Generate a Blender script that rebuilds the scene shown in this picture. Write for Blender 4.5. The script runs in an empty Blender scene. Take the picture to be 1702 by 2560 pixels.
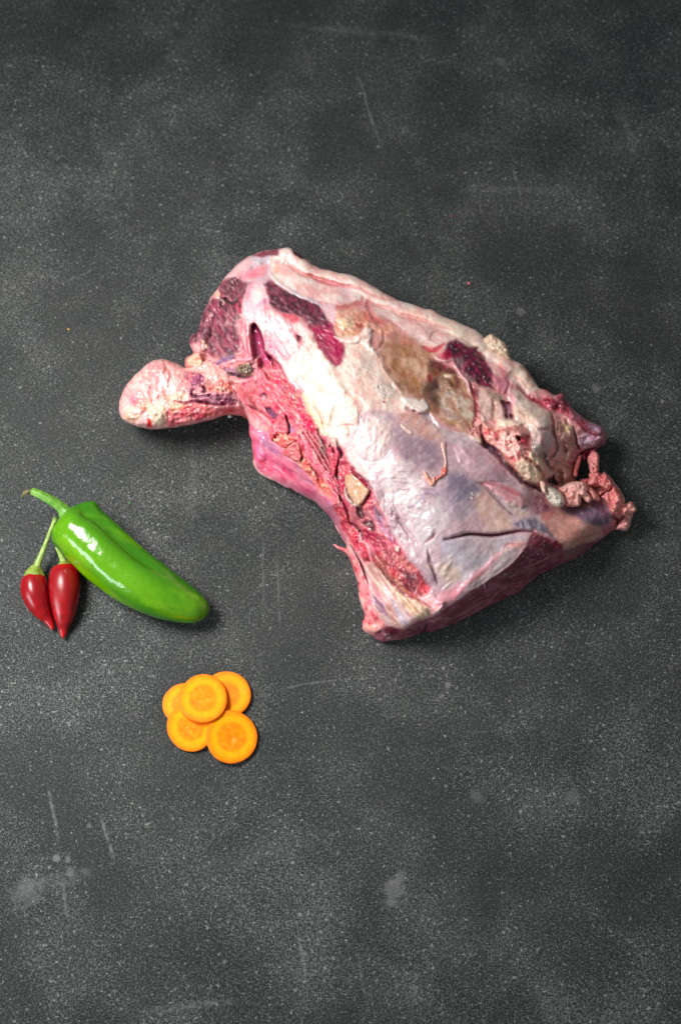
import bpy, math
import numpy as np
from mathutils import Vector, Matrix

# ------------------------------------------------------------------ camera, light, exposure
scene = bpy.context.scene
COL = scene.collection
TILT, DIST, LENS, SENS = math.radians(17.0), 0.85, 50.0, 36.0
PW, PH = 1702.0, 2560.0                                  # size of the photograph
cam_d = bpy.data.cameras.new('camera'); cam = bpy.data.objects.new('camera', cam_d); COL.objects.link(cam)
cam_d.sensor_fit = 'VERTICAL'; cam_d.sensor_height = SENS; cam_d.lens = LENS
cam_d.clip_start = 0.01; cam_d.clip_end = 50
cam.location = (0, -DIST * math.sin(TILT), DIST * math.cos(TILT)); cam.rotation_euler = (TILT, 0, 0)
cam_d.dof.use_dof = True; cam_d.dof.focus_distance = 0.805; cam_d.dof.aperture_fstop = 6.3
scene.camera = cam
CAM = np.array(cam.location)
cT, sT = math.cos(TILT), math.sin(TILT)

world = bpy.data.worlds.new('World'); scene.world = world; world.use_nodes = True
wb = world.node_tree.nodes['Background']; wb.inputs[0].default_value = (0.93, 0.97, 1.0, 1); wb.inputs[1].default_value = 0.28

def area(name, loc, target, sx, sy, power, color, spread):
    d = bpy.data.lights.new(name, 'AREA'); d.shape = 'RECTANGLE'; d.size = sx; d.size_y = sy
    d.energy = power; d.color = color; d.spread = math.radians(spread)
    o = bpy.data.objects.new(name, d); COL.objects.link(o); o.location = loc
    o.rotation_euler = (Vector(target) - Vector(loc)).to_track_quat('-Z', 'Y').to_euler()
    return o
area('softbox_lamp', (-0.43, 0.13, 0.66), (-0.09, -0.04, 0.0), 0.30, 0.30, 2.1, (1.0, 0.972, 0.945), 76)
area('window_light', (-0.82, -0.52, 0.38), (-0.12, -0.06, 0.02), 0.50, 0.28, 1.9, (0.88, 0.95, 1.0), 110)

vs = scene.view_settings
vs.view_transform = 'Standard'; vs.look = 'None'; vs.exposure = 0.0; vs.gamma = 1.0; vs.use_curve_mapping = False

# ------------------------------------------------------------------ helpers
def at(u, v, z):
    """place in the scene (metres) of a photo position at height z above the table"""
    u = np.asarray(u, float); v = np.asarray(v, float); z = np.asarray(z, float)
    k = SENS / LENS / PH
    x = (u - PW / 2) * k; y = -(v - PH / 2) * k
    dx = x; dy = y * cT + sT; dz = y * sT - cT
    t = (z - CAM[2]) / dz
    return np.stack([CAM[0] + t * dx, CAM[1] + t * dy, CAM[2] + t * dz], -1)
PX = DIST * SENS / LENS / PH                             # metres per photo pixel, about 0.24 mm

def lin(c):
    c = np.asarray(c, float) / 255.0
    return np.where(c <= 0.04045, c / 12.92, ((c + 0.055) / 1.055) ** 2.4)

_rng = np.random.default_rng(7)
_T = _rng.random((256, 256))
def vnoise(x, y, seed=0):
    x = np.asarray(x) + seed * 17.31; y = np.asarray(y) + seed * 9.77
    xi = np.floor(x).astype(int); yi = np.floor(y).astype(int)
    fx = x - xi; fy = y - yi
    fx = fx * fx * fx * (fx * (fx * 6 - 15) + 10); fy = fy * fy * fy * (fy * (fy * 6 - 15) + 10)
    a = _T[xi % 256, yi % 256]; b = _T[(xi + 1) % 256, yi % 256]
    c = _T[xi % 256, (yi + 1) % 256]; d = _T[(xi + 1) % 256, (yi + 1) % 256]
    return (a * (1 - fx) + b * fx) * (1 - fy) + (c * (1 - fx) + d * fx) * fy
def fbm(x, y, seed=0, oc=4):
    s = 0; a = 0.5; n = 0
    for k in range(oc):
        ang = 0.6 * k + 0.3
        X = x * math.cos(ang) - y * math.sin(ang); Y = x * math.sin(ang) + y * math.cos(ang)
        s = s + a * vnoise(X * 2 ** k, Y * 2 ** k, seed + k * 3); n += a; a *= 0.55
    return s / n
def smooth(x, a, b):
    t = np.clip((x - a) / (b - a), 0, 1); return t * t * (3 - 2 * t)

def seg_dist(px, py, poly, closed=True):
    n = len(poly); best = np.full(px.shape, 1e18); bx = np.zeros(px.shape); by = np.zeros(px.shape); bt = np.zeros(px.shape)
    m = n if closed else n - 1
    L = [math.dist(poly[i], poly[(i + 1) % n]) for i in range(m)]; tot = sum(L) or 1; acc = 0
    for i in range(m):
        ax, ay = poly[i]; cx, cy = poly[(i + 1) % n]; dx, dy = cx - ax, cy - ay
        l2 = dx * dx + dy * dy or 1e-9
        t = np.clip(((px - ax) * dx + (py - ay) * dy) / l2, 0, 1)
        qx = ax + t * dx; qy = ay + t * dy; d = (px - qx) ** 2 + (py - qy) ** 2
        k = d < best
        best[k] = d[k]; bx[k] = qx[k]; by[k] = qy[k]; bt[k] = ((acc + t * L[i]) / tot)[k]; acc += L[i]
    return np.sqrt(best), bx, by, bt
def inside(px, py, poly):
    r = np.zeros(px.shape, bool); n = len(poly)
    for i in range(n):
        ax, ay = poly[i]; bx, by = poly[(i + 1) % n]
        if ay == by: continue
        c = ((ay > py) != (by > py)) & (px < (bx - ax) * (py - ay) / (by - ay) + ax)
        r ^= c
    return r
def catmull(pts, closed=True, sub=5):
    p = np.array(pts, float); n = len(p); out = []
    rng = range(n if closed else n - 1)
    for i in rng:
        if closed: a, b, c, d = p[(i - 1) % n], p[i], p[(i + 1) % n], p[(i + 2) % n]
        else: a, b, c, d = p[max(i - 1, 0)], p[i], p[i + 1], p[min(i + 2, n - 1)]
        for k in range(sub):
            t = k / sub
            out.append(0.5 * ((2 * b) + (-a + c) * t + (2 * a - 5 * b + 4 * c - d) * t * t + (-a + 3 * b - 3 * c + d) * t ** 3))
    if not closed: out.append(p[-1])
    return np.array(out)
def tps(cx, cy, cz, X, Y, lam=0.002):
    s = 300.0
    P = np.stack([cx, cy], 1) / s; n = len(P)
    def ph(r2): return 0.5 * r2 * np.log(r2 + 1e-9)
    K = ph(((P[:, None] - P[None]) ** 2).sum(-1)) + lam * np.eye(n)
    A = np.zeros((n + 3, n + 3)); A[:n, :n] = K; A[:n, n] = 1; A[:n, n + 1:] = P; A[n, :n] = 1; A[n + 1:, :n] = P.T
    w = np.linalg.solve(A, np.concatenate([cz, [0, 0, 0]]))
    out = np.zeros(X.shape)
    for i in range(n): out += w[i] * ph((X / s - P[i, 0]) ** 2 + (Y / s - P[i, 1]) ** 2)
    return out + w[n] + w[n + 1] * X / s + w[n + 2] * Y / s

def mk(name, verts, faces, mat, parent=None, cols=None, rough=None, normals=None):
    me = bpy.data.meshes.new(name); me.from_pydata([tuple(v) for v in verts], [], [tuple(f) for f in faces])
    me.polygons.foreach_set('use_smooth', np.ones(len(me.polygons), bool))
    if cols is not None:
        a = me.color_attributes.new('tint', 'FLOAT_COLOR', 'POINT')
        c4 = np.ones((len(verts), 4)); c4[:, :3] = cols; a.data.foreach_set('color', c4.ravel())
    if rough is not None:
        a = me.attributes.new('gloss', 'FLOAT', 'POINT'); a.data.foreach_set('value', np.asarray(rough, float))
    me.validate(); me.update()
    if normals is not None and len(me.vertices) == len(normals):
        me.normals_split_custom_set_from_vertices([tuple(n) for n in normals])
    if mat: me.materials.append(mat)
    o = bpy.data.objects.new(name, me); COL.objects.link(o); o.parent = parent
    return o
def tag(o, label=None, cat=None, group=None, kind=None):
    if label: o['label'] = label
    if cat: o['category'] = cat
    if group: o['group'] = group
    if kind: o['kind'] = kind
    return o
def empty(name, loc=(0, 0, 0)):
    o = bpy.data.objects.new(name, None); COL.objects.link(o); o.location = loc; o.empty_display_size = 0.01; return o
def child(o, parent):
    o.parent = parent; o.matrix_parent_inverse = Matrix.Translation(-Vector(parent.location)); return o

class NT:
    def __init__(s, name):
        s.m = bpy.data.materials.new(name); s.m.use_nodes = True; s.t = s.m.node_tree
        s.b = s.t.nodes['Principled BSDF']
    def n(s, typ, **kw):
        x = s.t.nodes.new(typ)
        for k, v in kw.items():
            if k.startswith('i_'): x.inputs[k[2:].replace('_', ' ')].default_value = v
            else: setattr(x, k, v)
        return x
    def l(s, a, b): s.t.links.new(a, b)
    def math(s, op, a, b=None, c=None, clamp=False):
        x = s.t.nodes.new('ShaderNodeMath'); x.operation = op; x.use_clamp = clamp
        for i, q in enumerate((a, b, c)):
            if q is None: continue
            if isinstance(q, (int, float)): x.inputs[i].default_value = q
            else: s.l(q, x.inputs[i])
        return x.outputs[0]
    def ramp(s, f, a, b, lo=0.0, hi=1.0):
        x = s.t.nodes.new('ShaderNodeMapRange'); x.interpolation_type = 'SMOOTHSTEP'
        s.l(f, x.inputs[0]); x.inputs[1].default_value = a; x.inputs[2].default_value = b
        x.inputs[3].default_value = lo; x.inputs[4].default_value = hi; return x.outputs[0]
    def mix(s, f, a, b):
        x = s.t.nodes.new('ShaderNodeMix'); x.data_type = 'RGBA'
        for q, i in ((f, 0), (a, 6), (b, 7)):
            if isinstance(q, (int, float)): x.inputs[i].default_value = q
            elif isinstance(q, tuple): x.inputs[i].default_value = (*q, 1)
            else: s.l(q, x.inputs[i])
        return x.outputs[2]
    def noise(s, vec, scale, detail=3, rough=0.55, dist=0.0):
        x = s.n('ShaderNodeTexNoise'); x.inputs['Scale'].default_value = scale; x.inputs['Detail'].default_value = detail
        x.inputs['Roughness'].default_value = rough; x.inputs['Distortion'].default_value = dist
        s.l(vec, x.inputs['Vector']); return x.outputs[0]
    def mapping(s, vec, loc=(0, 0, 0), rot=(0, 0, 0), sc=(1, 1, 1)):
        x = s.n('ShaderNodeMapping'); s.l(vec, x.inputs[0]); x.inputs[1].default_value = loc
        x.inputs[2].default_value = rot; x.inputs[3].default_value = sc; return x.outputs[0]

# ------------------------------------------------------------------ tabletop
def slate_material():
    M = NT('dark_slate_laminate'); tc = M.n('ShaderNodeTexCoord').outputs['Object']
    big = M.noise(tc, 5.5, 3, 0.6); mid = M.noise(tc, 22, 4, 0.6, 0.4)
    fine = M.noise(tc, 620, 2, 0.6); fine2 = M.noise(M.mapping(tc, (3, 1, 0), (0, 0, 0.35), (1, 1.9, 1)), 380, 2, 0.6)
    mot = M.noise(M.mapping(tc, (0.3, 0.7, 0)), 150, 3, 0.6)
    tone = M.noise(M.mapping(tc, (1.3, 0.2, 0)), 60, 4, 0.65)
    # dark ground with a faint green / warm shift
    zone = M.ramp(M.math('ADD', M.math('MULTIPLY', big, 0.6), M.math('MULTIPLY', tone, 0.4)), 0.40, 0.60)
    c = M.mix(zone, (0.021, 0.0285, 0.0275), (0.037, 0.0398, 0.0388))
    # salt-and-pepper grain: dense and crisp on the dark ground, sparser on the worn zones, drifting over the sheet
    dens = M.math('ADD', M.math('MULTIPLY', mid, 0.6), M.math('MULTIPLY', M.noise(M.mapping(tc, (5, 3, 0)), 11, 4, 0.6), 0.4))
    th = M.math('ADD', M.ramp(dens, 0.34, 0.66, 0.572, 0.506), M.math('MULTIPLY', zone, 0.02))
    g1 = M.noise(tc, 1050, 2, 0.7); g2 = M.noise(M.mapping(tc, (3, 1, 0), (0, 0, 0.12), (1, 3.2, 1)), 520, 3, 0.7)
    g3 = M.noise(M.mapping(tc, (7, 2, 0), (0, 0, -0.12), (3.4, 1, 1)), 430, 3, 0.7); g4 = M.noise(M.mapping(tc, (2, 9, 0)), 430, 2, 0.6)
    s1 = M.ramp(M.math('SUBTRACT', g1, th), -0.01, 0.10); s2 = M.ramp(M.math('SUBTRACT', g2, M.math('ADD', th, 0.015)), 0.0, 0.09)
    s3 = M.ramp(M.math('SUBTRACT', g3, M.math('ADD', th, 0.02)), 0.0, 0.09); s4 = M.ramp(M.math('SUBTRACT', g4, M.math('ADD', th, 0.092)), 0.0, 0.06)
    c = M.mix(M.math('MULTIPLY', M.ramp(g1, 0.50, 0.36), 0.5), c, (0.012, 0.015, 0.0145))
    c = M.mix(M.math('MULTIPLY', s1, 0.55), c, (0.205, 0.215, 0.208))
    c = M.mix(M.math('MULTIPLY', s3, 0.60), c, (0.215, 0.218, 0.212))
    c = M.mix(M.math('MULTIPLY', s2, 0.65), c, (0.235, 0.243, 0.236))
    c = M.mix(M.math('MULTIPLY', s4, 0.70), c, (0.330, 0.338, 0.330))
    # cloudy scuffs
    sm = M.noise(M.mapping(tc, (0.11, 0.43, 0), (0, 0, 0.25), (1, 2.2, 1)), 9, 5, 0.62, 0.7)
    c = M.mix(M.math('MULTIPLY', M.ramp(sm, 0.60, 0.78), 0.22), c, (0.14, 0.14, 0.138))
    # worn scratches
    sep = M.n('ShaderNodeSeparateXYZ'); M.l(tc, sep.inputs[0]); X, Y = sep.outputs[0], sep.outputs[1]
    wob = M.math('MULTIPLY', M.math('SUBTRACT', M.noise(tc, 30, 2), 0.5), 0.004)
    brk = M.ramp(M.noise(M.mapping(tc, (0.9, 0.1, 0)), 210, 2), 0.40, 0.62)
    def scratch(u0, v0, u1, v1, w, a):
        nonlocal c
        p = at([u0, u1], [v0, v1], 0); ax, ay = p[0, :2]; d = p[1, :2] - p[0, :2]; L = float(np.hypot(*d)); dx, dy = d / L
        rx = M.math('SUBTRACT', X, float(ax)); ry = M.math('SUBTRACT', Y, float(ay))
        t = M.math('ADD', M.math('MULTIPLY', rx, float(dx)), M.math('MULTIPLY', ry, float(dy)))
        s = M.math('ABSOLUTE', M.math('ADD', wob, M.math('SUBTRACT', M.math('MULTIPLY', ry, float(dx)), M.math('MULTIPLY', rx, float(dy)))))
        across = M.ramp(s, w * PX * 0.2, w * PX, 1, 0)
        along = M.math('MULTIPLY', M.ramp(t, 0, L * 0.25), M.ramp(t, L * 0.7, L, 1, 0))
        f = M.math('MULTIPLY', M.math('MULTIPLY', across, along), M.math('MULTIPLY', M.math('ADD', M.math('MULTIPLY', brk, 0.8), 0.2), a))
        c = M.mix(f, c, (0.24, 0.245, 0.24))
    for s in ((885, 160, 960, 390, 5, .45), (1275, 400, 1300, 490, 5, .4), (120, 1960, 148, 2120, 6, .65), (245, 2020, 290, 2170, 6, .6),
              (745, 2340, 770, 2470, 6, .55), (160, 2200, 172, 2300, 6, .45), (655, 1330, 660, 1560, 4, .3), (690, 1360, 702, 1600, 4, .3),
              (700, 1722, 860, 1695, 4, .5), (370, 2530, 620, 2500, 12, .40), (1150, 1830, 1290, 1822, 4, .25), (140, 713, 240, 672, 3, .4),
              (1130, 100, 700, 60, 16, .22), (1040, 2420, 1030, 2520, 9, .35), (480, 1110, 478, 1330, 22, .18), (200, 1600, 196, 1800, 5, .22),
              (1540, 240, 1590, 400, 14, .25), (1130, 470, 1430, 480, 16, .20), (890, 2380, 920, 2520, 5, .35), (30, 2230, 260, 2170, 22, .30)):
        scratch(*s)
    # a few pale knocks
    for (u, v, r, a) in ((141, 2145, 11, .7), (170, 2147, 9, .5), (175, 2178, 12, .35), (65, 2230, 40, .30), (1120, 1713, 9, .6), (1300, 782, 16, .35),
                         (223, 2065, 7, .5), (562, 2405, 7, .5), (460, 2440, 6, .5), (305, 2522, 7, .5), (985, 2230, 34, .38), (1000, 2200, 22, .3),
                         (1490, 972, 14, .35), (1250, 155, 26, .25), (440, 60, 10, .35), (60, 65, 8, .3), (1105, 1740, 7, .4), (1195, 1990, 22, .22), (1430, 1990, 22, .22)):
        p = at(u, v, 0)
        d = M.math('SQRT', M.math('ADD', M.math('POWER', M.math('SUBTRACT', X, float(p[0])), 2.0), M.math('POWER', M.math('SUBTRACT', Y, float(p[1])), 2.0)))
        d = M.math('ADD', d, M.math('MULTIPLY', M.math('SUBTRACT', M.noise(tc, 170, 2), 0.5), r * PX * 2.2))
        c = M.mix(M.math('MULTIPLY', M.ramp(d, r * PX * 0.3, r * PX * 1.1, 1, 0), a), c, (0.235, 0.238, 0.235))
    dk_ = M.n('ShaderNodeHueSaturation'); dk_.inputs['Value'].default_value = 0.77; M.l(c, dk_.inputs['Color']); M.l(dk_.outputs[0], M.b.inputs['Base Color'])
    M.l(M.math('ADD', M.ramp(mid, 0.3, 0.7, 0.52, 0.66), M.math('MULTIPLY', g1, 0.08)), M.b.inputs['Roughness'])
    M.b.inputs['Specular IOR Level'].default_value = 0.125
    bm = M.n('ShaderNodeBump'); bm.inputs['Strength'].default_value = 0.25; bm.inputs['Distance'].default_value = 0.0004
    M.l(M.math('ADD', g1, M.math('MULTIPLY', mot, 0.8)), bm.inputs['Height']); M.l(bm.outputs[0], M.b.inputs['Normal'])
    return M.m
SL = slate_material()
tv = [(x, y, z) for z in (0.0, -0.02) for (x, y) in ((-0.75, -0.75), (0.75, -0.75), (0.75, 0.75), (-0.75, 0.75))]
tf = [(0, 1, 2, 3), (7, 6, 5, 4), (0, 4, 5, 1), (1, 5, 6, 2), (2, 6, 7, 3), (3, 7, 4, 0)]
t = mk('tabletop', tv, tf, SL); t.data.polygons.foreach_set('use_smooth', np.zeros(6, bool)); tag(t, 'dark grey speckled stone tabletop', kind='structure')

# ------------------------------------------------------------------ tissue material
def tissue_material(name, sss=0.26, coat=0.20, bump=0.30, scale=520, rough_add=0.0, spec=0.5):
    M = NT(name); at_ = M.n('ShaderNodeAttribute', attribute_name='tint'); g = M.n('ShaderNodeAttribute', attribute_name='gloss')
    tc = M.n('ShaderNodeTexCoord').outputs['Object']
    n1 = M.noise(tc, scale, 3, 0.6); n2 = M.noise(tc, scale * 2.7, 2, 0.5); n3 = M.noise(tc, 130, 3, 0.6)
    hsv = M.n('ShaderNodeHueSaturation'); M.l(at_.outputs['Color'], hsv.inputs['Color'])
    M.l(M.ramp(n1, 0.3, 0.7, 0.90, 1.08), hsv.inputs['Value']); M.l(M.ramp(n3, 0.3, 0.7, 1.08, 0.93), hsv.inputs['Saturation'])
    M.l(hsv.outputs[0], M.b.inputs['Base Color'])
    M.l(M.math('ADD', g.outputs['Fac'], M.ramp(n3, 0.3, 0.7, -0.08 + rough_add, 0.10 + rough_add), clamp=True), M.b.inputs['Roughness'])
    M.b.inputs['Subsurface Weight'].default_value = sss; M.b.inputs['Subsurface Radius'].default_value = (1.0, 0.38, 0.28)
    M.b.inputs['Subsurface Scale'].default_value = 0.0035
    M.b.inputs['Specular IOR Level'].default_value = spec
    M.b.inputs['Coat Weight'].default_value = coat; M.b.inputs['Coat Roughness'].default_value = 0.12
    bm = M.n('ShaderNodeBump'); bm.inputs['Strength'].default_value = bump; bm.inputs['Distance'].default_value = 0.00035
    M.l(M.math('ADD', M.math('ADD', n1, M.math('MULTIPLY', n2, 0.5)), M.math('MULTIPLY', n3, 0.6)), bm.inputs['Height']); M.l(bm.outputs[0], M.b.inputs['Normal'])
    return M.m
MAT = {'muscle_body': tissue_material('raw_connective_tissue'), 'silverskin': tissue_material('silverskin_membrane', 0.22, 0.30, 0.10, 420),
       'fat_cap': tissue_material('white_fat', 0.35, 0.1, 0.22, 380, 0.04), 'dark_muscle': tissue_material('dark_raw_muscle', 0.10, 0.2, 0.5, 600, 0.06),
       'cut_face': tissue_material('cut_raw_muscle', 0.05, 0.15, 0.5, 560, 0.08), 'joint_cartilage': tissue_material('joint_cartilage', 0.15, 0.25, 0.2, 420),
       'bone': tissue_material('bone', 0.1, 0.25, 0.45, 480)}

# ------------------------------------------------------------------ painter: colours and relief of a sheet of tissue
class Sheet:
    def __init__(s, U, V, base, gloss=0.40):
        s.U, s.V = U, V; n = len(U)
        s.c = np.tile(lin(base), (n, 1)); s.h = np.zeros(n); s.g = np.full(n, gloss); s.part = np.zeros(n, int); s.names = ['muscle_body']
        s.wx = (fbm(U / 26, V / 26, 1) - .5) * 2 + (fbm(U / 9, V / 9, 5) - .5) * 0.9
        s.wy = (fbm(U / 26, V / 26, 2) - .5) * 2 + (fbm(U / 9, V / 9, 6) - .5) * 0.9
    def _sel(s, pts, pad):
        p = np.array(pts); k = (s.U > p[:, 0].min() - pad) & (s.U < p[:, 0].max() + pad) & (s.V > p[:, 1].min() - pad) & (s.V < p[:, 1].max() + pad)
        return np.where(k)[0]
    def _put(s, i, m, col, dh, gl, part):
        if col is not None: s.c[i] += (lin(col) - s.c[i]) * m[:, None]
        if dh: s.h[i] += m * dh * 0.001
        if gl is not None: s.g[i] += (gl - s.g[i]) * m
        if part:
            if part not in s.names: s.names.append(part)
            s.part[i[m > 0.5]] = s.names.index(part)
    def mask(s, pts, soft, warp, pad=20):
        i = s._sel(pts, soft + warp * 2 + pad)
        x = s.U[i] + s.wx[i] * warp; y = s.V[i] + s.wy[i] * warp
        d, _, _, _ = seg_dist(x, y, pts); d = np.where(inside(x, y, pts), d, -d)
        return i, smooth(d, -soft, soft), d
    def P(s, pts, col, soft=6, a=1.0, warp=5, dh=0, gl=None, part=None):
        i, m, _ = s.mask(pts, soft, warp)
        if part:
            s._put(i, m, None, 0, None, part)
        s._put(i, m * a, col, dh / max(a, .01), gl, None)
    def bulge(s, pts, dh, R=18, warp=2):
        i, m, d = s.mask(pts, 1, warp); q = np.clip(d / R, 0, 1); s.h[i] += (0.5 * smooth(q, 0, 1) + 0.5 * np.sqrt(1 - (1 - q) ** 2)) * dh * 0.001
    def S(s, pts, w, col=None, a=1.0, soft=1.5, dh=0, warp=2, taper=0.7, gl=None, hw=None):
        pts = catmull(pts, False, 4) if len(pts) > 2 else np.array(pts)
        i = s._sel(pts, w * 2 + soft + warp * 2 + 6)
        x = s.U[i] + s.wx[i] * warp; y = s.V[i] + s.wy[i] * warp
        d, _, _, t = seg_dist(x, y, pts, False)
        ww = w * (1 - taper * np.abs(2 * t - 1) ** 2)
        m = 1 - smooth(d, ww * 0.5, ww + soft)
        s._put(i, m * a, col, 0, gl, None)
        if dh:
            mh = np.exp(-(d / ((hw or w) * 0.9)) ** 2) * (1 - taper * np.abs(2 * t - 1) ** 3); s.h[i] += mh * dh * 0.001
    def N(s, pts, col, scale=12, thr=0.5, soft=0.1, a=0.8, ang=0, st=1.0, dh=0, seed=0, edge=8, oc=4):
        """noise blotches or fibres inside an area; st > 1 stretches them along ang (degrees)"""
        i, m, _ = s.mask(pts, edge, 4) if pts is not None else (np.arange(len(s.U)), np.ones(len(s.U)), None)
        c, q = math.cos(math.radians(ang)), math.sin(math.radians(ang))
        x = (s.U[i] * c + s.V[i] * q) / (scale * st); y = (-s.U[i] * q + s.V[i] * c) / scale
        n = fbm(x + s.wx[i] * 0.15, y + s.wy[i] * 0.15, seed + 11, oc); k = smooth(n, thr - soft, thr + soft) * m
        s._put(i, k * a, col, 0, None, None)
        if dh: s.h[i] += (n - 0.5) * 2 * m * dh * 0.001
    def flecks(s, pts, col, n, r=1.6, a=0.8, seed=3, dh=0.3):
        rg = np.random.default_rng(seed); p = np.array(pts); lo, hi = p.min(0), p.max(0); k = 0
        while k < n:
            q = lo + rg.random(2) * (hi - lo)
            if inside(np.array([q[0]]), np.array([q[1]]), pts)[0]:
                an = rg.random() * 3.14; l = r * (0.5 + 2.2 * rg.random())
                s.S([(q[0], q[1]), (q[0] + math.cos(an) * l, q[1] + math.sin(an) * l)], r * (0.6 + 0.7 * rg.random()), col, a * (0.5 + 0.5 * rg.random()), 1.0, dh, 0.5, 0.2)
            k += 1

def saturate(c, k):
    g = c @ np.array([0.30, 0.55, 0.15]); return np.clip(g[:, None] + (c - g[:, None]) * k, 0.004, 0.95)

def grid(outline, step):
    p = np.array(outline); x0, y0 = p.min(0) - step * 2; x1, y1 = p.max(0) + step * 2
    nx, ny = int((x1 - x0) / step) + 1, int((y1 - y0) / step) + 1
    gx, gy = np.meshgrid(x0 + np.arange(nx) * step, y0 + np.arange(ny) * step)
    U, V = gx.ravel(), gy.ravel(); ins = inside(U, V, outline)
    idx = np.arange(nx * ny).reshape(ny, nx)
    q = np.stack([idx[:-1, :-1], idx[1:, :-1], idx[1:, 1:], idx[:-1, 1:]], -1).reshape(-1, 4)
    q = q[ins[q].any(1)]
    used = np.zeros(nx * ny, bool); used[q.ravel()] = True
    remap = np.cumsum(used) - 1; q = remap[q]; U, V, ins = U[used], V[used], ins[used]
    d, bx, by, t = seg_dist(U, V, outline)
    o = ~ins; U = np.where(o, bx, U); V = np.where(o, by, V); d = np.where(o, 0, d)
    return U, V, d, t, o, q

def vnormals(P, q):
    n = np.cross(P[q[:, 2]] - P[q[:, 0]], P[q[:, 3]] - P[q[:, 1]]); N = np.zeros_like(P)
    for k in range(4): np.add.at(N, q[:, k], n)
    return N / (np.linalg.norm(N, axis=1, keepdims=True) + 1e-12)

def build_sheet(parent, sh, U, V, d, o, q, ztop, zbot, albedo, parts=None, single=None, mats=MAT, label=None):
    """closed body: painted top, plain underside, both meeting on the outline"""
    n = len(U); Pt = at(U, V, ztop); Pb = at(U, V, np.where(o, ztop, np.minimum(zbot, ztop - 0.0002)))
    # weld underside to the outline: boundary points are shared
    lower = np.where(o, np.arange(n), n + np.arange(n))
    P = np.concatenate([Pt, Pb]); qb = lower[q][:, ::-1]
    Q = np.concatenate([q, qb]); N = vnormals(P, Q)
    C = np.concatenate([sh.c, sh.c * 0.9]) * albedo; G = np.concatenate([sh.g, sh.g])
    fl = np.concatenate([sh.part[q[:, 0]], np.zeros(len(qb), int)])
    out = []
    for k, nm in enumerate(sh.names if single is None else [single]):
        F = Q[fl == k] if single is None else Q
        if not len(F): continue
        used = np.zeros(len(P), bool); used[F.ravel()] = True; rm = np.cumsum(used) - 1
        nm_ = nm.split('#')[0]
        ob = mk(nm_, P[used], rm[F], mats.get(nm_, MAT['muscle_body']) if single is None else label, None, C[used], G[used], N[used])
        child(ob, parent); out.append(ob)
    return out

def crop(x, y, f):
    return lambda *a: [(x + p * f, y + r * f) for p, r in zip(a[::2], a[1::2])]
f4 = 360 / 1568
A = crop(280, 860, f4); B = crop(460, 600, f4); C = crop(760, 640, f4); D = crop(1060, 760, f4); E = crop(580, 880, f4); F = crop(840, 900, f4)
G = crop(1160, 960, f4); H = crop(600, 1060, f4); I = crop(820, 1300, f4); J = crop(920, 1080, f4); K = crop(1100, 1280, f4)
L = crop(1260, 1100, 340 / 1568); M_ = crop(760, 1160, 300 / 1568); S0 = crop(0, 0, 1.0)
ALB = 0.80

# ------------------------------------------------------------------ the joint of meat: main body
meat = empty('meat_joint', tuple(at(950, 1150, 0)))
tag(meat, 'large raw bone-in joint of meat with fat and silverskin lying on the table', 'meat')
# outline (photo px) with the height of the edge above the table (cm)
OUT = [(475,862,3.2),(478,838,3.4),(496,830,3.6),(502,800,3.8),(515,768,3.9),(524,748,3.9),(538,728,3.9),(550,712,3.9),(563,692,3.9),(580,673,3.9),(600,655,3.9),(625,640,3.9),
 (651,630,3.9),(680,624,3.9),(715,619,3.9),(735,626,3.8),(752,637,3.8),(768,651,3.8),(788,665,3.8),(806,673,3.8),(847,681,3.8),(879,688,3.8),(907,702,3.8),(934,716,3.8),(962,733,3.7),(990,747,3.6),(1019,758,3.6),
 (1054,770,3.5),(1078,775,3.5),(1108,790,3.4),(1143,805,3.3),(1175,820,3.2),(1195,830,3.1),(1209,844,3.0),(1230,862,2.9),(1255,876,2.9),(1280,897,2.8),(1299,909,2.7),(1317,925,2.7),(1331,946,2.6),(1345,967,2.6),(1362,974,2.6),
 (1386,988,2.5),(1401,982,2.5),(1411,991,2.4),(1422,1010,2.3),(1440,1029,2.2),(1465,1049,2.1),(1500,1067,2.0),(1513,1082,1.9),(1516,1098,1.7),(1511,1111,1.5),(1494,1121,1.4),(1470,1126,1.4),(1452,1138,1.4),(1442,1160,1.4),(1437,1186,1.3),(1440,1202,1.2),
 (1472,1204,1.2),(1502,1212,1.3),(1530,1235,1.3),(1545,1262,1.3),(1558,1280,1.2),(1562,1300,0.8),(1548,1318,0.5),(1531,1327,0.4),(1509,1343,0.3),(1490,1358,0.3),(1468,1375,0.3),(1446,1390,0.3),(1412,1406,0.3),
 (1385,1420,0.3),(1355,1433,0.3),(1336,1445,0.3),(1316,1464,0.3),(1297,1479,0.3),(1274,1490,0.3),(1247,1503,0.3),(1203,1526,0.3),(1146,1554,0.3),(1095,1573,0.3),(1066,1580,0.4),(1059,1577,0.5),(1052,1583,0.4),(1036,1589,0.4),(1004,1598,0.4),(969,1604,0.5),(949,1601,0.6),
 (926,1588,0.7),(907,1573,0.9),(906,1560,1.0),(911,1541,1.1),(906,1522,1.2),(900,1502,1.2),(896,1484,1.3),(895,1465,1.3),(893,1450,1.3),(884,1429,1.4),(877,1406,1.4),(870,1388,1.5),(864,1358,1.5),(848,1331,1.5),(836,1308,1.5),
 (820,1287,1.4),(802,1269,1.3),(786,1255,1.2),(761,1239,1.1),(738,1228,1.0),(715,1217,1.0),(692,1206,1.0),(669,1195,1.0),(648,1184,1.0),(638,1171,1.1),(632,1157,1.2),(633,1138,1.3),(628,1101,1.5),(624,1085,1.7),(621,1054,1.9),(614,1036,2.1),(598,1010,2.6),(566,985,2.8),(540,965,2.8),(505,940,2.7),(486,925,2.5),(466,918,2.4),(462,901,2.4),(470,890,2.6),(484,882,2.9)]
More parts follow.
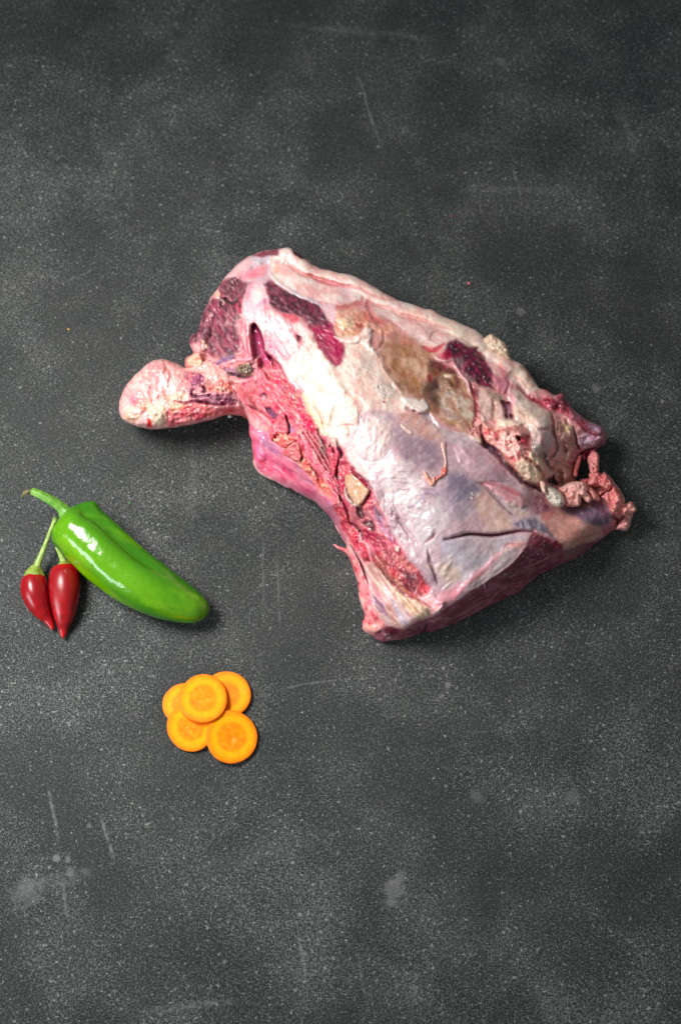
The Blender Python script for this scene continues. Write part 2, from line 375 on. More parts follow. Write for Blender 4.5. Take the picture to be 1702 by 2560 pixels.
oc = np.array(OUT); outline = catmull(oc[:, :2], True, 4)
rn = np.random.default_rng(2)
tt = np.arange(len(outline)); outline = outline + np.stack([vnoise(tt / 2.3, tt * 0, 3) - .5, vnoise(tt / 2.3, tt * 0, 4) - .5], 1) * 3.0
edge_z = np.array(catmull(np.stack([oc[:, 2], oc[:, 2]], 1), True, 4))[:, 0]
U, V, d, tpar, bnd, Q = grid([tuple(p) for p in outline], 2.5)
INT = [(560,800,5.2),(600,720,5.0),(520,850,3.9),(625,680,4.7),(660,800,6.0),(750,760,6.0),(700,700,5.2),(760,690,4.9),(850,745,5.4),(950,795,5.3),(1050,825,5.1),(1150,855,4.6),(1250,920,3.9),(1300,960,3.5),
 (780,860,6.3),(720,850,6.2),(850,950,6.8),(900,900,6.6),(1000,900,5.7),(1100,960,5.3),(640,930,4.4),(600,960,3.8),(680,990,4.2),(720,1050,4.4),(660,1100,2.7),(700,1150,2.6),(780,1220,3.0),(740,1110,4.2),(790,1150,4.6),(830,1200,4.4),(820,1265,3.4),
 (880,1290,4.2),(930,1380,4.0),(905,1400,3.0),(980,1460,4.0),(940,1500,3.2),(1000,1540,3.2),(1060,1480,4.2),(1090,1500,4.2),(930,1120,6.6),(900,1080,6.6),(1000,1150,6.9),(1080,1120,6.2),(1100,1250,6.6),(1000,1250,6.2),(1000,1350,5.4),
 (1100,1400,5.7),(1200,1350,5.8),(1173,1480,4.6),(1141,1503,4.2),(1100,1534,3.7),(1219,1452,4.8),(1251,1429,4.9),(1279,1409,5.0),(1302,1383,5.1),(1334,1326,5.3),(1200,1200,5.8),(1270,1200,5.0),(1300,1250,4.8),(1240,1130,5.4),(1300,1150,5.3),
 (1350,1060,5.0),(1400,1100,4.2),(1440,1080,3.4),(1400,1165,3.2),(1350,1260,3.8),(1420,1300,3.3),(1460,1280,3.0),(1500,1310,2.2),(1460,1356,2.4),(1433,1371,2.9),(1405,1372,3.6),(1540,1290,1.9),(1040,1556,3.2),(1010,1572,2.6),(972,1568,2.3),(1500,1090,2.4),(1490,1240,2.2),(1160,1458,4.85),(1128,1482,4.5),(1206,1430,5.05),(1238,1407,5.15),(1266,1387,5.2),(1290,1361,5.3),(1085,1512,4.1),(1030,1536,3.6)]
ii = np.array(INT)
cz = np.concatenate([oc[:, 2], ii[:, 2]]); cx = np.concatenate([oc[:, 0], ii[:, 0]]); cy = np.concatenate([oc[:, 1], ii[:, 1]])
base = tps(cx, cy, cz, U, V) * 0.01
seg_t = np.linspace(0, 1, len(edge_z), endpoint=False)
arc = np.concatenate([[0], np.cumsum(np.linalg.norm(np.roll(outline, -1, 0) - outline, axis=1))]); arc = arc[:-1] / arc[-1]
ez = np.interp(tpar, arc, edge_z) * 0.01
qd = np.clip(d / 34.0, 0, 1); base += (np.sqrt(1 - (1 - qd) ** 2) - qd) * 0.012 * smooth(ez, 0.008, 0.013)

s = Sheet(U, V, (226, 160, 160), 0.38)
# --- large zones
fat = B(1030,105, 1110,80, 1190,105, 1225,175, 1290,205, 1400,275, 1568,330) + S0(847,676, 880,684, 910,698, 936,712, 964,729, 992,743, 1020,754, 1056,766, 1080,771, 1110,786, 1146,801, 1178,816, 1200,826, 1216,845, 1285,893, 1304,905, 1322,921, 1336,942, 1352,968, 1320,985, 1290,960) + D(930,830, 800,760, 740,740, 640,560, 570,450, 440,440, 360,390, 250,430, 230,510) + C(1500,940, 1400,985, 1300,975, 1180,880, 1050,780, 950,700, 780,640, 700,520, 620,490, 500,540, 300,520, 130,480, 0,430) + B(1450,670, 1250,590, 1100,510, 960,410, 930,350, 940,170)
s.P(fat, (252, 218, 212), 6, part='fat_cap#1', warp=3, gl=.46)
s.P(S0(1150,840, 1230,860, 1290,905, 1350,975, 1310,975, 1240,900, 1180,870), (236, 206, 184), 12, .6)
s.P(S0(1010,765, 1110,790, 1200,835, 1180,860, 1090,820, 1010,785), (246, 216, 192), 10, .6)
s.P(C(0,40, 500,210, 900,400, 1000,480, 760,400, 500,270, 200,190, 0,130), (240, 178, 168), 6, .7)
s.P(C(300,350, 480,340, 620,430, 600,490, 480,530, 380,470), (250, 215, 218), 8, .8)
s.N(fat, (232, 160, 158), 26, .60, .1, .5, 30, 2.2, .5, 4)
s.N(fat, (252, 232, 218), 14, .60, .1, .6, 30, 2.0, .5, 9)
s.P(S0(1300,912, 1318,928, 1332,950, 1340,965, 1318,945, 1296,915), (180, 110, 90), 5, .7)
s.P(S0(1135,806, 1160,816, 1110,793, 1085,781), (210, 140, 90), 4, .5)
# fat creases
for cr in (B(1050,240, 1150,280, 1250,350, 1400,400, 1568,430), C(0,200, 150,250, 300,300, 500,330, 620,355)):
    s.S(cr, 6, (216, 138, 138), .7, 5, -1.9, 3)
s.P(C(100,240, 300,265, 520,315, 500,335, 280,325, 160,290), (205, 128, 132), 4, .8)
s.S(C(620,355, 760,430, 900,470, 1000,480), 4, (232, 165, 155), .6, 3, -1)
s.S(C(690,500, 760,530, 860,560, 950,575, 1050,640, 1150,665, 1300,700, 1440,750, 1568,790), 5.5, (222, 150, 148), .6, 5, -1.6)
s.S(C(360,560, 430,570, 500,545, 580,515, 640,485, 640,440), 6, (208, 110, 112), .65, 5, -1.2, 4)
s.S(C(690,490, 700,560, 740,640, 800,680, 880,690), 7, (212, 128, 130), .7, 6, -1.3, 4)
s.S(B(1060,250, 1100,230, 1130,270), 4, (252, 215, 205), 1, 2, 2)
s.S(B(945,180, 935,260, 940,350, 1000,430, 1150,540, 1300,610, 1450,680), 4, (250, 226, 214), .7, 4, 1.0, 3)
s.S(B(1010,280, 1000,340, 1030,300), 5, (240, 178, 150), .7, 4)
s.S(D(120,400, 70,380, 100,320, 180,300), 3, (225, 180, 165), .6, 3, -1)
# --- top-left cap
s.P(B(430,420, 560,295, 720,175, 940,170, 935,340, 965,420, 880,490, 780,480, 660,455, 550,400), (212, 178, 186), 4)
s.P(B(600,390, 760,330, 870,265, 915,290, 870,380, 780,410, 650,420), (226, 112, 132), 9, .85)
s.P(B(740,185, 930,185, 930,255, 780,275), (200, 190, 196), 9, .9)
s.P(B(480,380, 620,260, 700,210, 690,270, 580,360), (238, 196, 192), 7, .7)
s.N(B(430,420, 560,295, 720,175, 940,170, 935,340, 900,470, 660,455), (236, 170, 172), 10, .56, .1, .5, -30, 3)
s.P(B(740,175, 860,118, 960,100, 1035,95, 1035,165, 940,172, 850,178), (128, 62, 78), 3, .95, part='dark_muscle#2')
s.P(B(1175,100, 1240,115, 1340,215, 1290,205, 1215,165), (92, 30, 45), 2)
# --- dark muscles
m1 = B(385,470, 480,415, 550,402, 660,450, 745,462, 705,520, 690,600, 655,660, 640,760, 610,860, 570,930, 590,1010, 615,1100, 600,1210, 580,1255, 450,1265, 380,1295, 300,1275, 250,1205, 190,1150, 170,1090, 60,1130, 50,1050, 130,1000, 150,960, 190,820, 260,690, 320,620, 385,625, 370,560)
s.P(m1, (140, 64, 82), 7, part='dark_muscle#3', gl=.5, warp=6)
s.P(B(160,960, 250,720, 330,640, 330,800, 290,1000, 220,1080, 60,1120), (140, 62, 82), 9, .8)
s.N(m1, (72, 28, 42), 7, .50, .12, .8, 66, 2.6, .9, 21, 5)
s.N(m1, (172, 118, 122), 5, .60, .08, .7, 72, 2.6, .6, 33, 5)
s.P(B(400,470, 520,420, 700,460, 660,600, 560,640, 400,600), (84, 50, 56), 8, .45)
s.N(B(560,600, 700,520, 640,860, 560,940, 520,800), (185, 60, 85), 7, .52, .1, .7, 70, 3, .6, 40)
s.S(B(440,640, 530,690, 610,620), 4, (40, 15, 25), .9, 2, -2.5)
s.S(B(380,640, 430,720, 470,780), 3, (52, 20, 32), .8, 2, -1.5)
s.P(B(335,575, 375,540, 385,620, 340,632), (240, 185, 170), 2, 1, dh=1.0)
s.P(B(180,1090, 240,1110, 260,1180, 205,1200), (246, 200, 185), 2, 1, dh=1.0)
s.P(B(600,1100, 640,1130, 625,1210, 600,1200), (235, 175, 182), 3, .9, dh=.8)
s.S(B(420,650, 440,680, 425,700), 3, (205, 170, 165), .8, 1.5, .8)
# --- Y tendon
s.P(B(700,475, 870,485, 905,570, 940,690, 870,770, 850,900, 790,905, 700,905, 655,860, 645,700, 690,560), (240, 192, 198), 5)
s.P(B(720,480, 760,480, 720,600, 690,680, 680,600), (215, 110, 140), 6, .7)
s.P(B(740,540, 850,520, 860,700, 760,720), (244, 212, 206), 8, .8)
s.S(B(790,720, 850,680, 890,640), 5, (205, 160, 185), .7, 4)
s.S(B(880,640, 900,740, 910,860, 930,960), 5, (205, 105, 135), .6, 4, -.6)
tend = B(870,760, 960,765, 1050,830, 1180,900, 1260,890, 1335,925, 1405,1060, 1490,1210, 1568,1300) + E(1100,150, 1220,400, 1400,620, 1390,720, 1300,800, 1150,760, 1000,560, 800,470, 720,390, 620,370, 560,260, 480,110, 370,20) + B(870,1190, 840,1050, 800,930)
s.P(tend, (243, 198, 198), 7, dh=1.0, warp=4)
s.P(B(960,800, 1130,880, 1240,1000, 1180,1060, 1100,1010, 1000,900), (250, 222, 218), 9, .8)
s.P(B(1040,810, 1120,790, 1200,800, 1265,870, 1200,905, 1120,865), (206, 82, 98), 5, .8)
s.P(B(870,1000, 950,1050, 1050,1200, 1150,1300, 950,1300, 890,1180), (232, 140, 158), 10, .7)
s.P(B(1200,1010, 1340,1060, 1400,1200, 1300,1250, 1220,1150), (226, 138, 138), 9, .7)
s.N(tend, (218, 100, 128), 8, .56, .12, .65, 62, 5.0, .4, 71)
s.N(tend, (252, 232, 224), 7, .58, .08, .6, 58, 5.0, .3, 81)
s.P(B(1240,1045, 1285,1050, 1270,1115, 1240,1110), (92, 40, 58), 4, .95, dh=-2.5)
s.P(E(520,60, 640,40, 800,140, 780,200, 680,200, 600,140), (214, 150, 152), 8, .8)
s.N(E(420,30, 900,60, 850,260, 620,370), (168, 92, 104), 9, .58, .08, .6, 45, 2, .8, 91)
# --- slit
s.P(B(735,930, 770,915, 835,1010, 870,1190, 960,1280) + E(450,110, 500,230, 560,340, 420,310, 290,150, 300,60) + B(760,1300, 740,1120), (190, 84, 122), 4, 1, dh=-5.5, gl=.2, warp=2)
s.P(E(330,120, 430,90, 490,220, 530,330, 430,310, 320,240), (206, 70, 112), 6, .9)
s.S(B(738,1010, 742,950, 775,925, 830,1010, 862,1120, 870,1190), 3, (104, 18, 42), .95, 2, -1.5, 1, .4)
s.P(E(370,15, 440,55, 530,165, 590,280, 625,365, 540,330, 490,225, 440,110, 400,60), (120, 14, 44), 2.5, 1, dh=-4)
s.S(B(700,900, 690,1050, 720,1200, 745,1290), 5, (244, 190, 196), .9, 3, 1.5, 1.5)
s.S(B(650,880, 665,1050, 680,1200), 4, (242, 178, 180), .8, 3, 1.2, 1.5)
s.S(B(670,900, 685,1080, 700,1240), 3, (188, 70, 98), .8, 2, -.8, 1.5)
s.N(B(600,880, 740,900, 770,1300, 620,1300, 610,1100), (186, 62, 92), 6, .54, .08, .7, 78, 5, .8, 95)
# --- where the shank meets the body: knotted membrane
kn = B(20,1300, 90,1230, 180,1200, 260,1260, 400,1290, 600,1260, 760,1300) + E(300,60, 290,160, 240,260, 120,290, 0,400, -80,460, -280,440, -420,300, -500,120)
s.P(kn, (214, 128, 132), 6)
s.N(kn, (140, 70, 92), 9, .52, .08, .8, 20, 1.8, 2.0, 101)
s.N(kn, (240, 178, 168), 7, .58, .08, .7, 10, 1.6, 1.2, 111)
s.P(A(805,180, 835,140, 890,105, 970,110, 990,200, 960,260, 880,270, 820,260), (244, 192, 168), 4, 1, dh=2.5, part='fat_cap#5')
s.N(A(805,180, 835,140, 890,105, 970,110, 990,200, 960,260, 880,270), (236, 160, 140), 7, .55, .1, .6)
s.P(A(1100,200, 1180,150, 1340,110, 1360,160, 1220,200, 1130,230), (112, 88, 122), 4, .9)
s.P(A(1100,310, 1280,250, 1400,270, 1420,340, 1260,340, 1140,380), (148, 98, 122), 5, .9)
s.P(A(1360,240, 1480,210, 1540,260, 1560,330, 1460,360, 1380,330), (150, 130, 105), 4, .9, dh=1.5)
s.N(A(1360,240, 1480,210, 1540,260, 1560,330, 1460,360, 1380,330), (62, 58, 52), 5, .52, .08, .9, 0, 1, 1.5, 7)
s.S(A(1040,430, 1140,350, 1300,330, 1450,365, 1560,340), 4, (60, 28, 48), .9, 2.5, -2.5)
s.S(A(1200,230, 1330,190, 1450,180, 1560,150), 5, (236, 160, 168), .9, 3, 1.5)
s.S(A(1050,420, 1110,330, 1100,280), 4, (120, 52, 62), .8, 2, -1.5)
s.P(A(1150,470, 1250,460, 1260,520, 1170,520), (240, 205, 175), 3, .9, dh=1.2)
# --- red groove running down the near side
gro = S0(602,962, 650,918, 690,905, 722,958, 748,975, 768,1000, 788,1035, 800,1070, 846,1108, 862,1140, 906,1190, 932,1230, 962,1290, 987,1340, 1022,1400, 1062,1440, 1072,1490, 1030,1492, 985,1452, 948,1422, 898,1372, 858,1322, 828,1250, 790,1190, 738,1150, 700,1100, 680,1072, 668,1040, 636,1015)
s.P(gro, (208, 98, 118), 5, part='red_connective_tissue#6', gl=.34)
s.N(gro, (234, 132, 142), 9, .52, .1, .8, 58, 2.2, .9, 121)
s.N(gro, (160, 40, 72), 7, .60, .08, .75, 58, 2.6, .7, 131)
s.N(gro, (246, 176, 160), 5, .63, .06, .7, 58, 1.8, .8, 141)
s.P(E(30,420, 150,310, 320,280, 460,360, 500,480, 440,600, 260,560, 100,500), (222, 110, 120), 9, .6)
s.P(E(520,430, 620,400, 720,460, 700,640, 620,660, 560,560), (208, 120, 122), 7, .6)
s.P(E(720,650, 860,640, 940,820, 860,900, 740,760), (214, 62, 92), 7, .7)
s.P(E(670,430, 740,440, 720,560, 690,600), (192, 150, 138), 5, .7)
s.N(S0(700,975, 760,985, 800,1080, 760,1080, 720,1040), (176, 30, 64), 6, .55, .08, .8, 50, 1.6, 1.2, 144)
s.P(E(370,610, 430,610, 500,690, 440,745, 400,680), (112, 66, 96), 3, .95, dh=-3)
s.S(E(300,490, 350,460, 380,500), 3, (58, 22, 44), .9, 2, -1.5)
s.P(E(610,760, 640,790, 680,870, 620,890, 600,820), (168, 128, 168), 3, .9, dh=-2)
s.S(E(590,690, 615,780, 615,880, 590,900), 3, (66, 16, 34), .95, 2, -3)
s.S(E(150,580, 250,620, 330,660, 420,740), 3, (150, 40, 66), .8, 2, -1.5)
s.S(E(40,450, 150,560, 260,700, 400,800), 5, (232, 120, 136), .8, 3, 1.5)
for k, (dx, w, cc, hh) in enumerate(((0, 3, (112, 20, 48), -1.8), (22, 3, (226, 140, 142), 1.0), (46, 3.4, (120, 26, 54), -2.0), (70, 3, (214, 122, 128), 1.0), (96, 2.6, (98, 16, 42), -2.0))):
    s.S(E(770 + dx, 870, 830 + dx, 960, 900 + dx, 1060, 960 + dx, 1170, 1040 + dx * .8, 1290) + H(1010 + dx * .3, 560, 1050 + dx * .2, 660, 1100, 760 + dx), w, cc, .85, 1.5, hh, 2, .5)
s.P(E(950,950, 990,960, 1010,1080, 1030,1130, 980,1110, 950,1020), (168, 132, 128), 3, .9)
s.S(E(940,820, 950,900, 1000,1000, 1030,1080), 3, (88, 12, 36), .9, 2, -2.4)
s.S(E(1080,1000, 1070,1040, 1110,1100), 3, (60, 12, 28), .9, 2, -2)
s.S(E(1150,950, 1165,1050, 1190,1120, 1180,1160), 3.5, (48, 18, 50), .95, 2, -3)
s.P(E(1180,1100, 1250,1190, 1340,1290) + H(1400,640, 1440,700, 1300,600, 1180,440), (140, 26, 62), 4, .95, dh=-2.5)
# salmon granules
gran = H(300,40, 520,20, 520,100, 620,180, 680,330, 760,420, 850,560, 930,640, 1010,740, 980,800, 880,745, 800,645, 680,485, 620,385, 470,290, 330,180)
s.P(gran, (226, 122, 114), 4, .95)
s.N(gran, (246, 186, 156), 6, .54, .07, .9, 55, 1.4, 2.4, 151)
s.N(gran, (172, 48, 62), 6, .60, .06, .9, 55, 1.4, 0, 161)
s.S(H(760,430, 790,490, 850,570, 850,640, 880,690), 2.5, (120, 22, 40), .9, 1.5, -1.8)
s.S(H(680,330, 670,400, 650,430), 3, (84, 18, 34), .9, 1.5, -2.5)
s.P(H(410,190, 470,190, 475,240, 410,215), (244, 206, 196), 2, .9, dh=1)
# left flap
flap = S0(622,1056, 640,1072) + H(200,60, 310,95, 330,195, 480,285, 520,365, 680,485, 800,650, 880,770, 1000,830, 1040,950, 1070,1080, 1160,1260) + S0(866,1362, 846,1335, 832,1310, 800,1272, 760,1245, 690,1210, 645,1190, 628,1160, 626,1100)
s.P(flap, (212, 116, 142), 4, part='flank_muscle#7', gl=.34)
s.P(H(190,90, 300,110, 330,195, 470,290, 440,380, 330,350, 240,240), (174, 118, 150), 10, .85)
s.P(H(200,350, 350,410, 500,500, 650,620, 780,740, 700,700, 560,630, 380,570, 220,510), (230, 100, 124), 9, .8)
s.P(H(150,200, 210,260, 260,340, 200,400, 150,380), (224, 108, 160), 7, .7)
s.P(H(540,380, 680,500, 800,660, 870,780, 800,740, 660,590), (176, 122, 140), 7, .8)
s.P(H(560,720, 720,780, 830,860, 960,990, 1060,1110, 1110,1210, 1060,1130, 960,960, 850,850, 700,740), (188, 146, 158), 6, .85)
s.P(H(880,780, 1000,840, 1050,1000, 1080,1130, 980,980), (176, 122, 150), 6, .7)
s.N(flap, (236, 150, 164), 9, .56, .1, .5, 38, 5, .4, 171); s.N(flap, (186, 72, 108), 9, .58, .1, .5, 38, 5, .4, 181)
s.S(H(110,110, 140,220, 150,330, 145,420, 190,520), 5, (228, 84, 100), .8, 4, .6)
s.S(H(150,400, 180,490, 250,560, 400,640, 520,700), 4, (242, 190, 186), .8, 3, .6)
s.S(H(100,20, 130,160, 150,280), 3, (236, 120, 140), .7, 2, .4)
# recess and strands round the bone chip
s.P(H(1040,520, 1090,420, 1190,430, 1300,560, 1440,690, 1420,790, 1340,890, 1250,900, 1150,760, 1080,640), (150, 46, 70), 7, 1, dh=-2.2)
s.P(H(1060,480, 1180,440, 1210,520, 1120,580, 1060,600), (214, 88, 102), 6, .8)
s.N(H(1060,480, 1180,440, 1210,520, 1120,580, 1060,600), (240, 130, 130), 5, .55, .08, .8, 0, 1, 2)
s.S(H(1080,380, 1050,460, 1045,560, 1060,620), 3.5, (78, 10, 34), .95, 2, -3)
s.S(H(1050,640, 1110,650, 1130,700, 1100,750), 7, (176, 66, 84), .9, 3, 1.5)
# lower groove walls
s.P(M_(370,430, 450,440, 540,600, 580,740, 640,850, 740,1000, 860,1130, 880,1280, 800,1290, 700,1170, 600,1020, 500,850, 420,620), (198, 74, 92), 5, .95, gl=.24)
s.N(M_(370,430, 450,440, 540,600, 580,740, 640,850, 740,1000, 860,1130, 880,1280, 800,1290, 700,1170, 600,1020, 500,850, 420,620), (232, 122, 128), 7, .55, .08, .8, 60, 2, 1.8, 191)
s.N(M_(370,430, 540,600, 740,1000, 880,1280, 700,1170, 500,850), (150, 30, 52), 6, .58, .08, .8, 60, 1.8, 0, 201)
s.P(M_(430,420, 470,480, 500,560, 450,540), (244, 190, 192), 4, .8)
s.S(M_(390,330, 480,450, 560,620, 590,760), 3, (98, 14, 38), .95, 2, -2.5)
s.S(M_(590,760, 660,800, 730,880, 770,980), 4.5, (74, 10, 28), .95, 2, -3.5)
s.P(M_(600,570, 760,570, 900,660, 940,760, 940,880, 860,900, 760,830, 660,770, 610,690), (186, 106, 116), 5, .85)
s.P(M_(740,830, 900,880, 1050,950, 1110,1160, 980,1090, 860,1000, 780,940), (140, 32, 58), 5, .9)
s.N(M_(700,820, 950,880, 1080,960, 1120,1180, 950,1080, 800,1000), (196, 84, 96), 6, .56, .08, .8, 50, 1.6, 1.6, 211)
s.P(M_(880,530, 960,570, 1030,680, 1060,820, 1160,960, 1230,1080, 1130,1010, 1020,880, 960,760), (168, 112, 142), 6, .85)
s.P(M_(900,560, 980,600, 1020,700, 1000,760, 930,680), (112, 92, 108), 6, .8)
s.P(M_(1040,720, 1140,830, 1250,980, 1210,990, 1090,880), (124, 98, 106), 6, .7)
s.P(M_(1020,370, 1140,400, 1150,500, 1200,650, 1290,860, 1420,1060, 1370,1080, 1240,960, 1120,780, 1040,560), (194, 118, 116), 5, .9)
s.N(M_(1020,370, 1140,400, 1200,650, 1420,1060, 1240,960, 1040,560), (228, 150, 138), 6, .56, .08, .8, 60, 2, 1.8, 221)
s.S(M_(1190,620, 1240,720, 1290,800, 1380,920, 1460,1040), 5, (106, 74, 108), .85, 3, -2.2)
s.S(M_(1205,650, 1230,700, 1260,750), 3, (90, 14, 42), .9, 2, -1.5)
s.P(M_(670,570, 740,560, 800,700, 770,720, 700,670), (58, 24, 32), 4, .9, dh=-2.5, warp=6)
s.P(M_(760,760, 900,740, 950,850, 920,880, 850,830), (56, 20, 30), 4, .9, dh=-2.5, warp=6)
s.flecks(M_(690,620, 770,640, 770,690, 720,680), (205, 180, 180), 5, 1.1, .9, 5, .8); s.flecks(M_(770,770, 890,760, 900,810, 800,820), (210, 188, 185), 8, 1.1, .9, 6, .8)
s.S(M_(720,890, 740,960, 720,1020), 2.6, (230, 185, 190), .9, 1.5, 1); s.S(M_(720,1020, 780,1020, 830,1090, 860,1180, 880,1280), 2.6, (214, 170, 176), .9, 1.5, 1)
s.P(M_(750,1200, 830,1190, 870,1270, 790,1280), (122, 34, 36), 4, .9)
# --- lower tendon corner
low = I(400,500, 480,470, 640,620, 760,700, 870,800, 950,860, 1010,870, 1120,960, 1110,1040, 960,1090, 830,1185, 720,1150, 640,1170, 560,1040, 480,900, 440,720)
s.P(low, (216, 172, 164), 4, part='lower_tendon#8')
s.P(I(400,500, 480,470, 640,620, 740,720, 760,820, 640,760, 500,640), (190, 150, 142), 8, .85)
s.P(I(770,800, 950,865, 1080,960, 1090,1040, 960,1070, 900,1030, 840,920), (252, 222, 190), 7, .95, dh=1.5)
s.P(I(680,720, 760,720, 800,820, 780,880, 710,800), (206, 172, 128), 6, .8)
s.P(I(610,730, 690,820, 800,960, 920,1080, 860,1150, 790,1140, 720,980, 650,850), (208, 188, 202), 6, .9)
s.P(I(440,720, 520,830, 610,930, 670,1060, 660,1140, 570,1010, 480,900), (128, 98, 134), 6, .9)
s.P(I(420,540, 480,640, 560,800, 640,930, 560,880, 460,720), (226, 148, 162), 6, .8)
s.P(I(630,880, 720,980, 760,1090, 700,1130, 660,1030), (214, 150, 142), 6, .7)
s.N(low, (246, 214, 200), 6, .56, .1, .5, 52, 6, .8, 231); s.N(low, (168, 112, 110), 6, .62, .08, .5, 52, 6, 0, 241)
s.S(I(860,860, 960,980, 1040,1040), 2.4, (214, 150, 120), .7, 2, -.8); s.S(I(780,830, 880,950, 960,1050), 2.4, (200, 140, 112), .6, 2, -.8)
s.flecks(I(470,850, 520,850, 520,900, 470,900), (236, 205, 220), 4, 2.2, .9, 8)
br = I(460,330, 700,320, 900,410, 1010,550, 1120,660, 1140,740, 1000,840, 890,850, 760,770, 640,650, 520,500)
s.P(br, (172, 70, 82), 6, .9, part='red_connective_tissue#9')
s.N(br, (206, 116, 116), 9, .54, .12, .6, 50, 2.2, .7, 251); s.N(br, (104, 46, 54), 10, .57, .1, .65, 50, 2.2, .5, 261)
s.P(I(790,540, 960,590, 980,700, 860,690), (82, 34, 48), 9, .75)
s.P(I(480,370, 580,420, 720,640, 690,680, 560,560), (124, 84, 62), 9, .6)
s.P(I(640,490, 700,520, 760,650, 700,640), (196, 48, 52), 6, .75)
s.P(I(1010,690, 1110,680, 1130,750, 1060,790, 1000,780), (226, 84, 98), 6, .9)
s.P(I(700,420, 800,400, 900,470, 960,560, 860,540), (218, 140, 132), 8, .6)
s.S(I(560,520, 640,630, 730,710), 3, (96, 26, 32), .8, 2, -1.5); s.S(I(740,640, 800,740, 880,800), 3, (190, 110, 60), .6, 3)
s.P(I(730,280, 775,285, 770,330, 740,345), (238, 205, 195), 2.5, .95, dh=1.5)
s.P(I(990,840, 1130,790, 1270,880, 1240,970, 1150,1035, 1110,960), (246, 182, 182), 6, 1, dh=1.5, part='lower_tendon#10')
s.S(I(960,860, 1040,900, 1120,960), 2.5, (176, 84, 92), .7, 2, -1.2)
s.S(I(1190,900, 1250,900, 1230,960, 1150,1030), 4, (250, 206, 200), .9, 3, 1.6)
# near left rim
rim = I(380,530, 430,720, 470,900, 540,1050, 600,1130, 600,1230, 500,1300, 400,1240, 340,1170, 370,1050, 330,900, 300,700, 250,500, 200,380, 260,330)
s.P(rim, (240, 150, 154), 4, 1, part='fat_rim#11')
s.N(rim, (214, 76, 96), 9, .57, .08, .8, 75, 1.6, 1.2, 271); s.N(rim, (250, 194, 184), 9, .58, .08, .7, 75, 2, 1.0, 281)
s.S(I(240,270, 300,370, 360,480, 400,590, 432,700), 2.6, (62, 20, 32), .95, 1.5, -3.5, 1)
s.P(I(380,1150, 470,1160, 560,1180, 560,1240, 480,1250, 400,1210), (246, 176, 164), 6, .9, dh=2)
# --- white centre
ctr = S0(768,832, 860,828, 900,850, 940,890, 962,932, 1010,988, 1042,1012, 1000,1037, 930,1022, 893,1060, 872,1105, 832,1112, 812,1060, 792,1022, 762,962, 722,942, 716,905, 752,882)
s.P(ctr, (244, 214, 202), 14, .95, gl=.42)
s.P(C(430,955, 520,955, 700,1000, 790,1090, 780,1230, 700,1306, 450,1306), (226, 208, 196), 7, .8)
s.S(E(960,160, 1080,330, 1180,520, 1320,700), 22, (252, 236, 220), .85, 14, 1.8, 5, .5)
s.S(E(790,470, 860,600, 960,760, 1020,880), 12, (250, 220, 186), .9, 6, 2.0, 3, .5); s.S(E(860,440, 960,600, 1080,760), 9, (252, 228, 204), .8, 6, 1.6, 3)
s.S(E(880,560, 980,720, 1000,860), 3, (228, 172, 160), .7, 3, -1.2); s.S(E(1120,560, 1090,720, 1080,850), 4, (228, 178, 160), .6, 4, -1.2)
s.P(E(1080,780, 1240,820, 1280,880, 1160,940, 1080,900), (244, 204, 190), 6, .8, dh=1)
s.N(ctr, (236, 178, 164), 13, .58, .1, .5, 55, 2.2, .35, 291); s.N(ctr, (254, 242, 230), 11, .58, .1, .6, 55, 2.2, .3, 301)
s.S(F(250,590, 245,690, 220,790, 190,880, 150,905), 2, (176, 120, 112), .7, 1.5, -1); s.S(F(0,720, 120,710, 210,720), 3, (226, 160, 148), .6, 3, -1); s.S(F(110,700, 150,780, 130,850), 2.4, (222, 148, 144), .6, 2, -.8)
for p in (F(580,268, 632,315), F(525,310, 540,345), F(545,375, 550,395), F(530,410, 525,425), F(460,270, 475,320)):
    s.S(p, 1.5, (72, 34, 36), .9, 1.2, -1.2, .5)
s.P(F(515,435, 545,450, 540,475, 518,455), (150, 48, 66), 1.5, .9)
s.P(F(430,220, 560,240, 680,330, 720,400, 640,430, 520,400, 440,320), (222, 208, 200), 8, .7)
s.S(F(480,0, 560,160, 660,290, 760,380), 5, (248, 222, 210), .7, 5, 1.0, 5)
m2 = B(868,492, 960,440, 1100,535, 1250,605, 1400,655, 1490,705, 1515,800, 1560,870) + C(220,670, 310,740, 335,850, 400,925, 445,1000, 435,1100, 400,1190, 340,1205, 260,1130, 160,1000) + B(1420,1050, 1350,905, 1280,850, 1200,800, 1100,795, 1000,765, 935,690, 905,570)
s.P(m2, (120, 48, 68), 7, part='dark_muscle#4', gl=.48, warp=6)
s.N(m2, (48, 20, 34), 6, .50, .1, .85, 40, 1.6, .6, 51, 5)
s.N(m2, (142, 95, 105), 5, .60, .08, .6, 40, 1.6, .3, 61, 5)
s.P(C(60,760, 310,740, 330,850, 400,930, 440,1000, 430,1100, 400,1185, 340,1200, 260,1130, 160,1000), (166, 44, 82), 9, .97, gl=.42)
s.P(C(140,850, 230,900, 270,1040, 240,1090, 180,990), (118, 10, 52), 8, .85)
s.P(C(300,1100, 390,1110, 370,1190, 310,1160), (190, 85, 110), 6, .6)
s.N(C(0,650, 220,670, 310,740, 200,840, 80,780), (95, 25, 48), 6, .5, .1, .7, 20, 2)
s.S(B(965,425, 1100,520, 1250,600, 1450,685, 1500,740), 3.5, (214, 198, 206), .7, 3, .4, 2)
s.P(C(180,520, 330,530, 360,620, 330,740, 230,660), (228, 190, 195), 5)
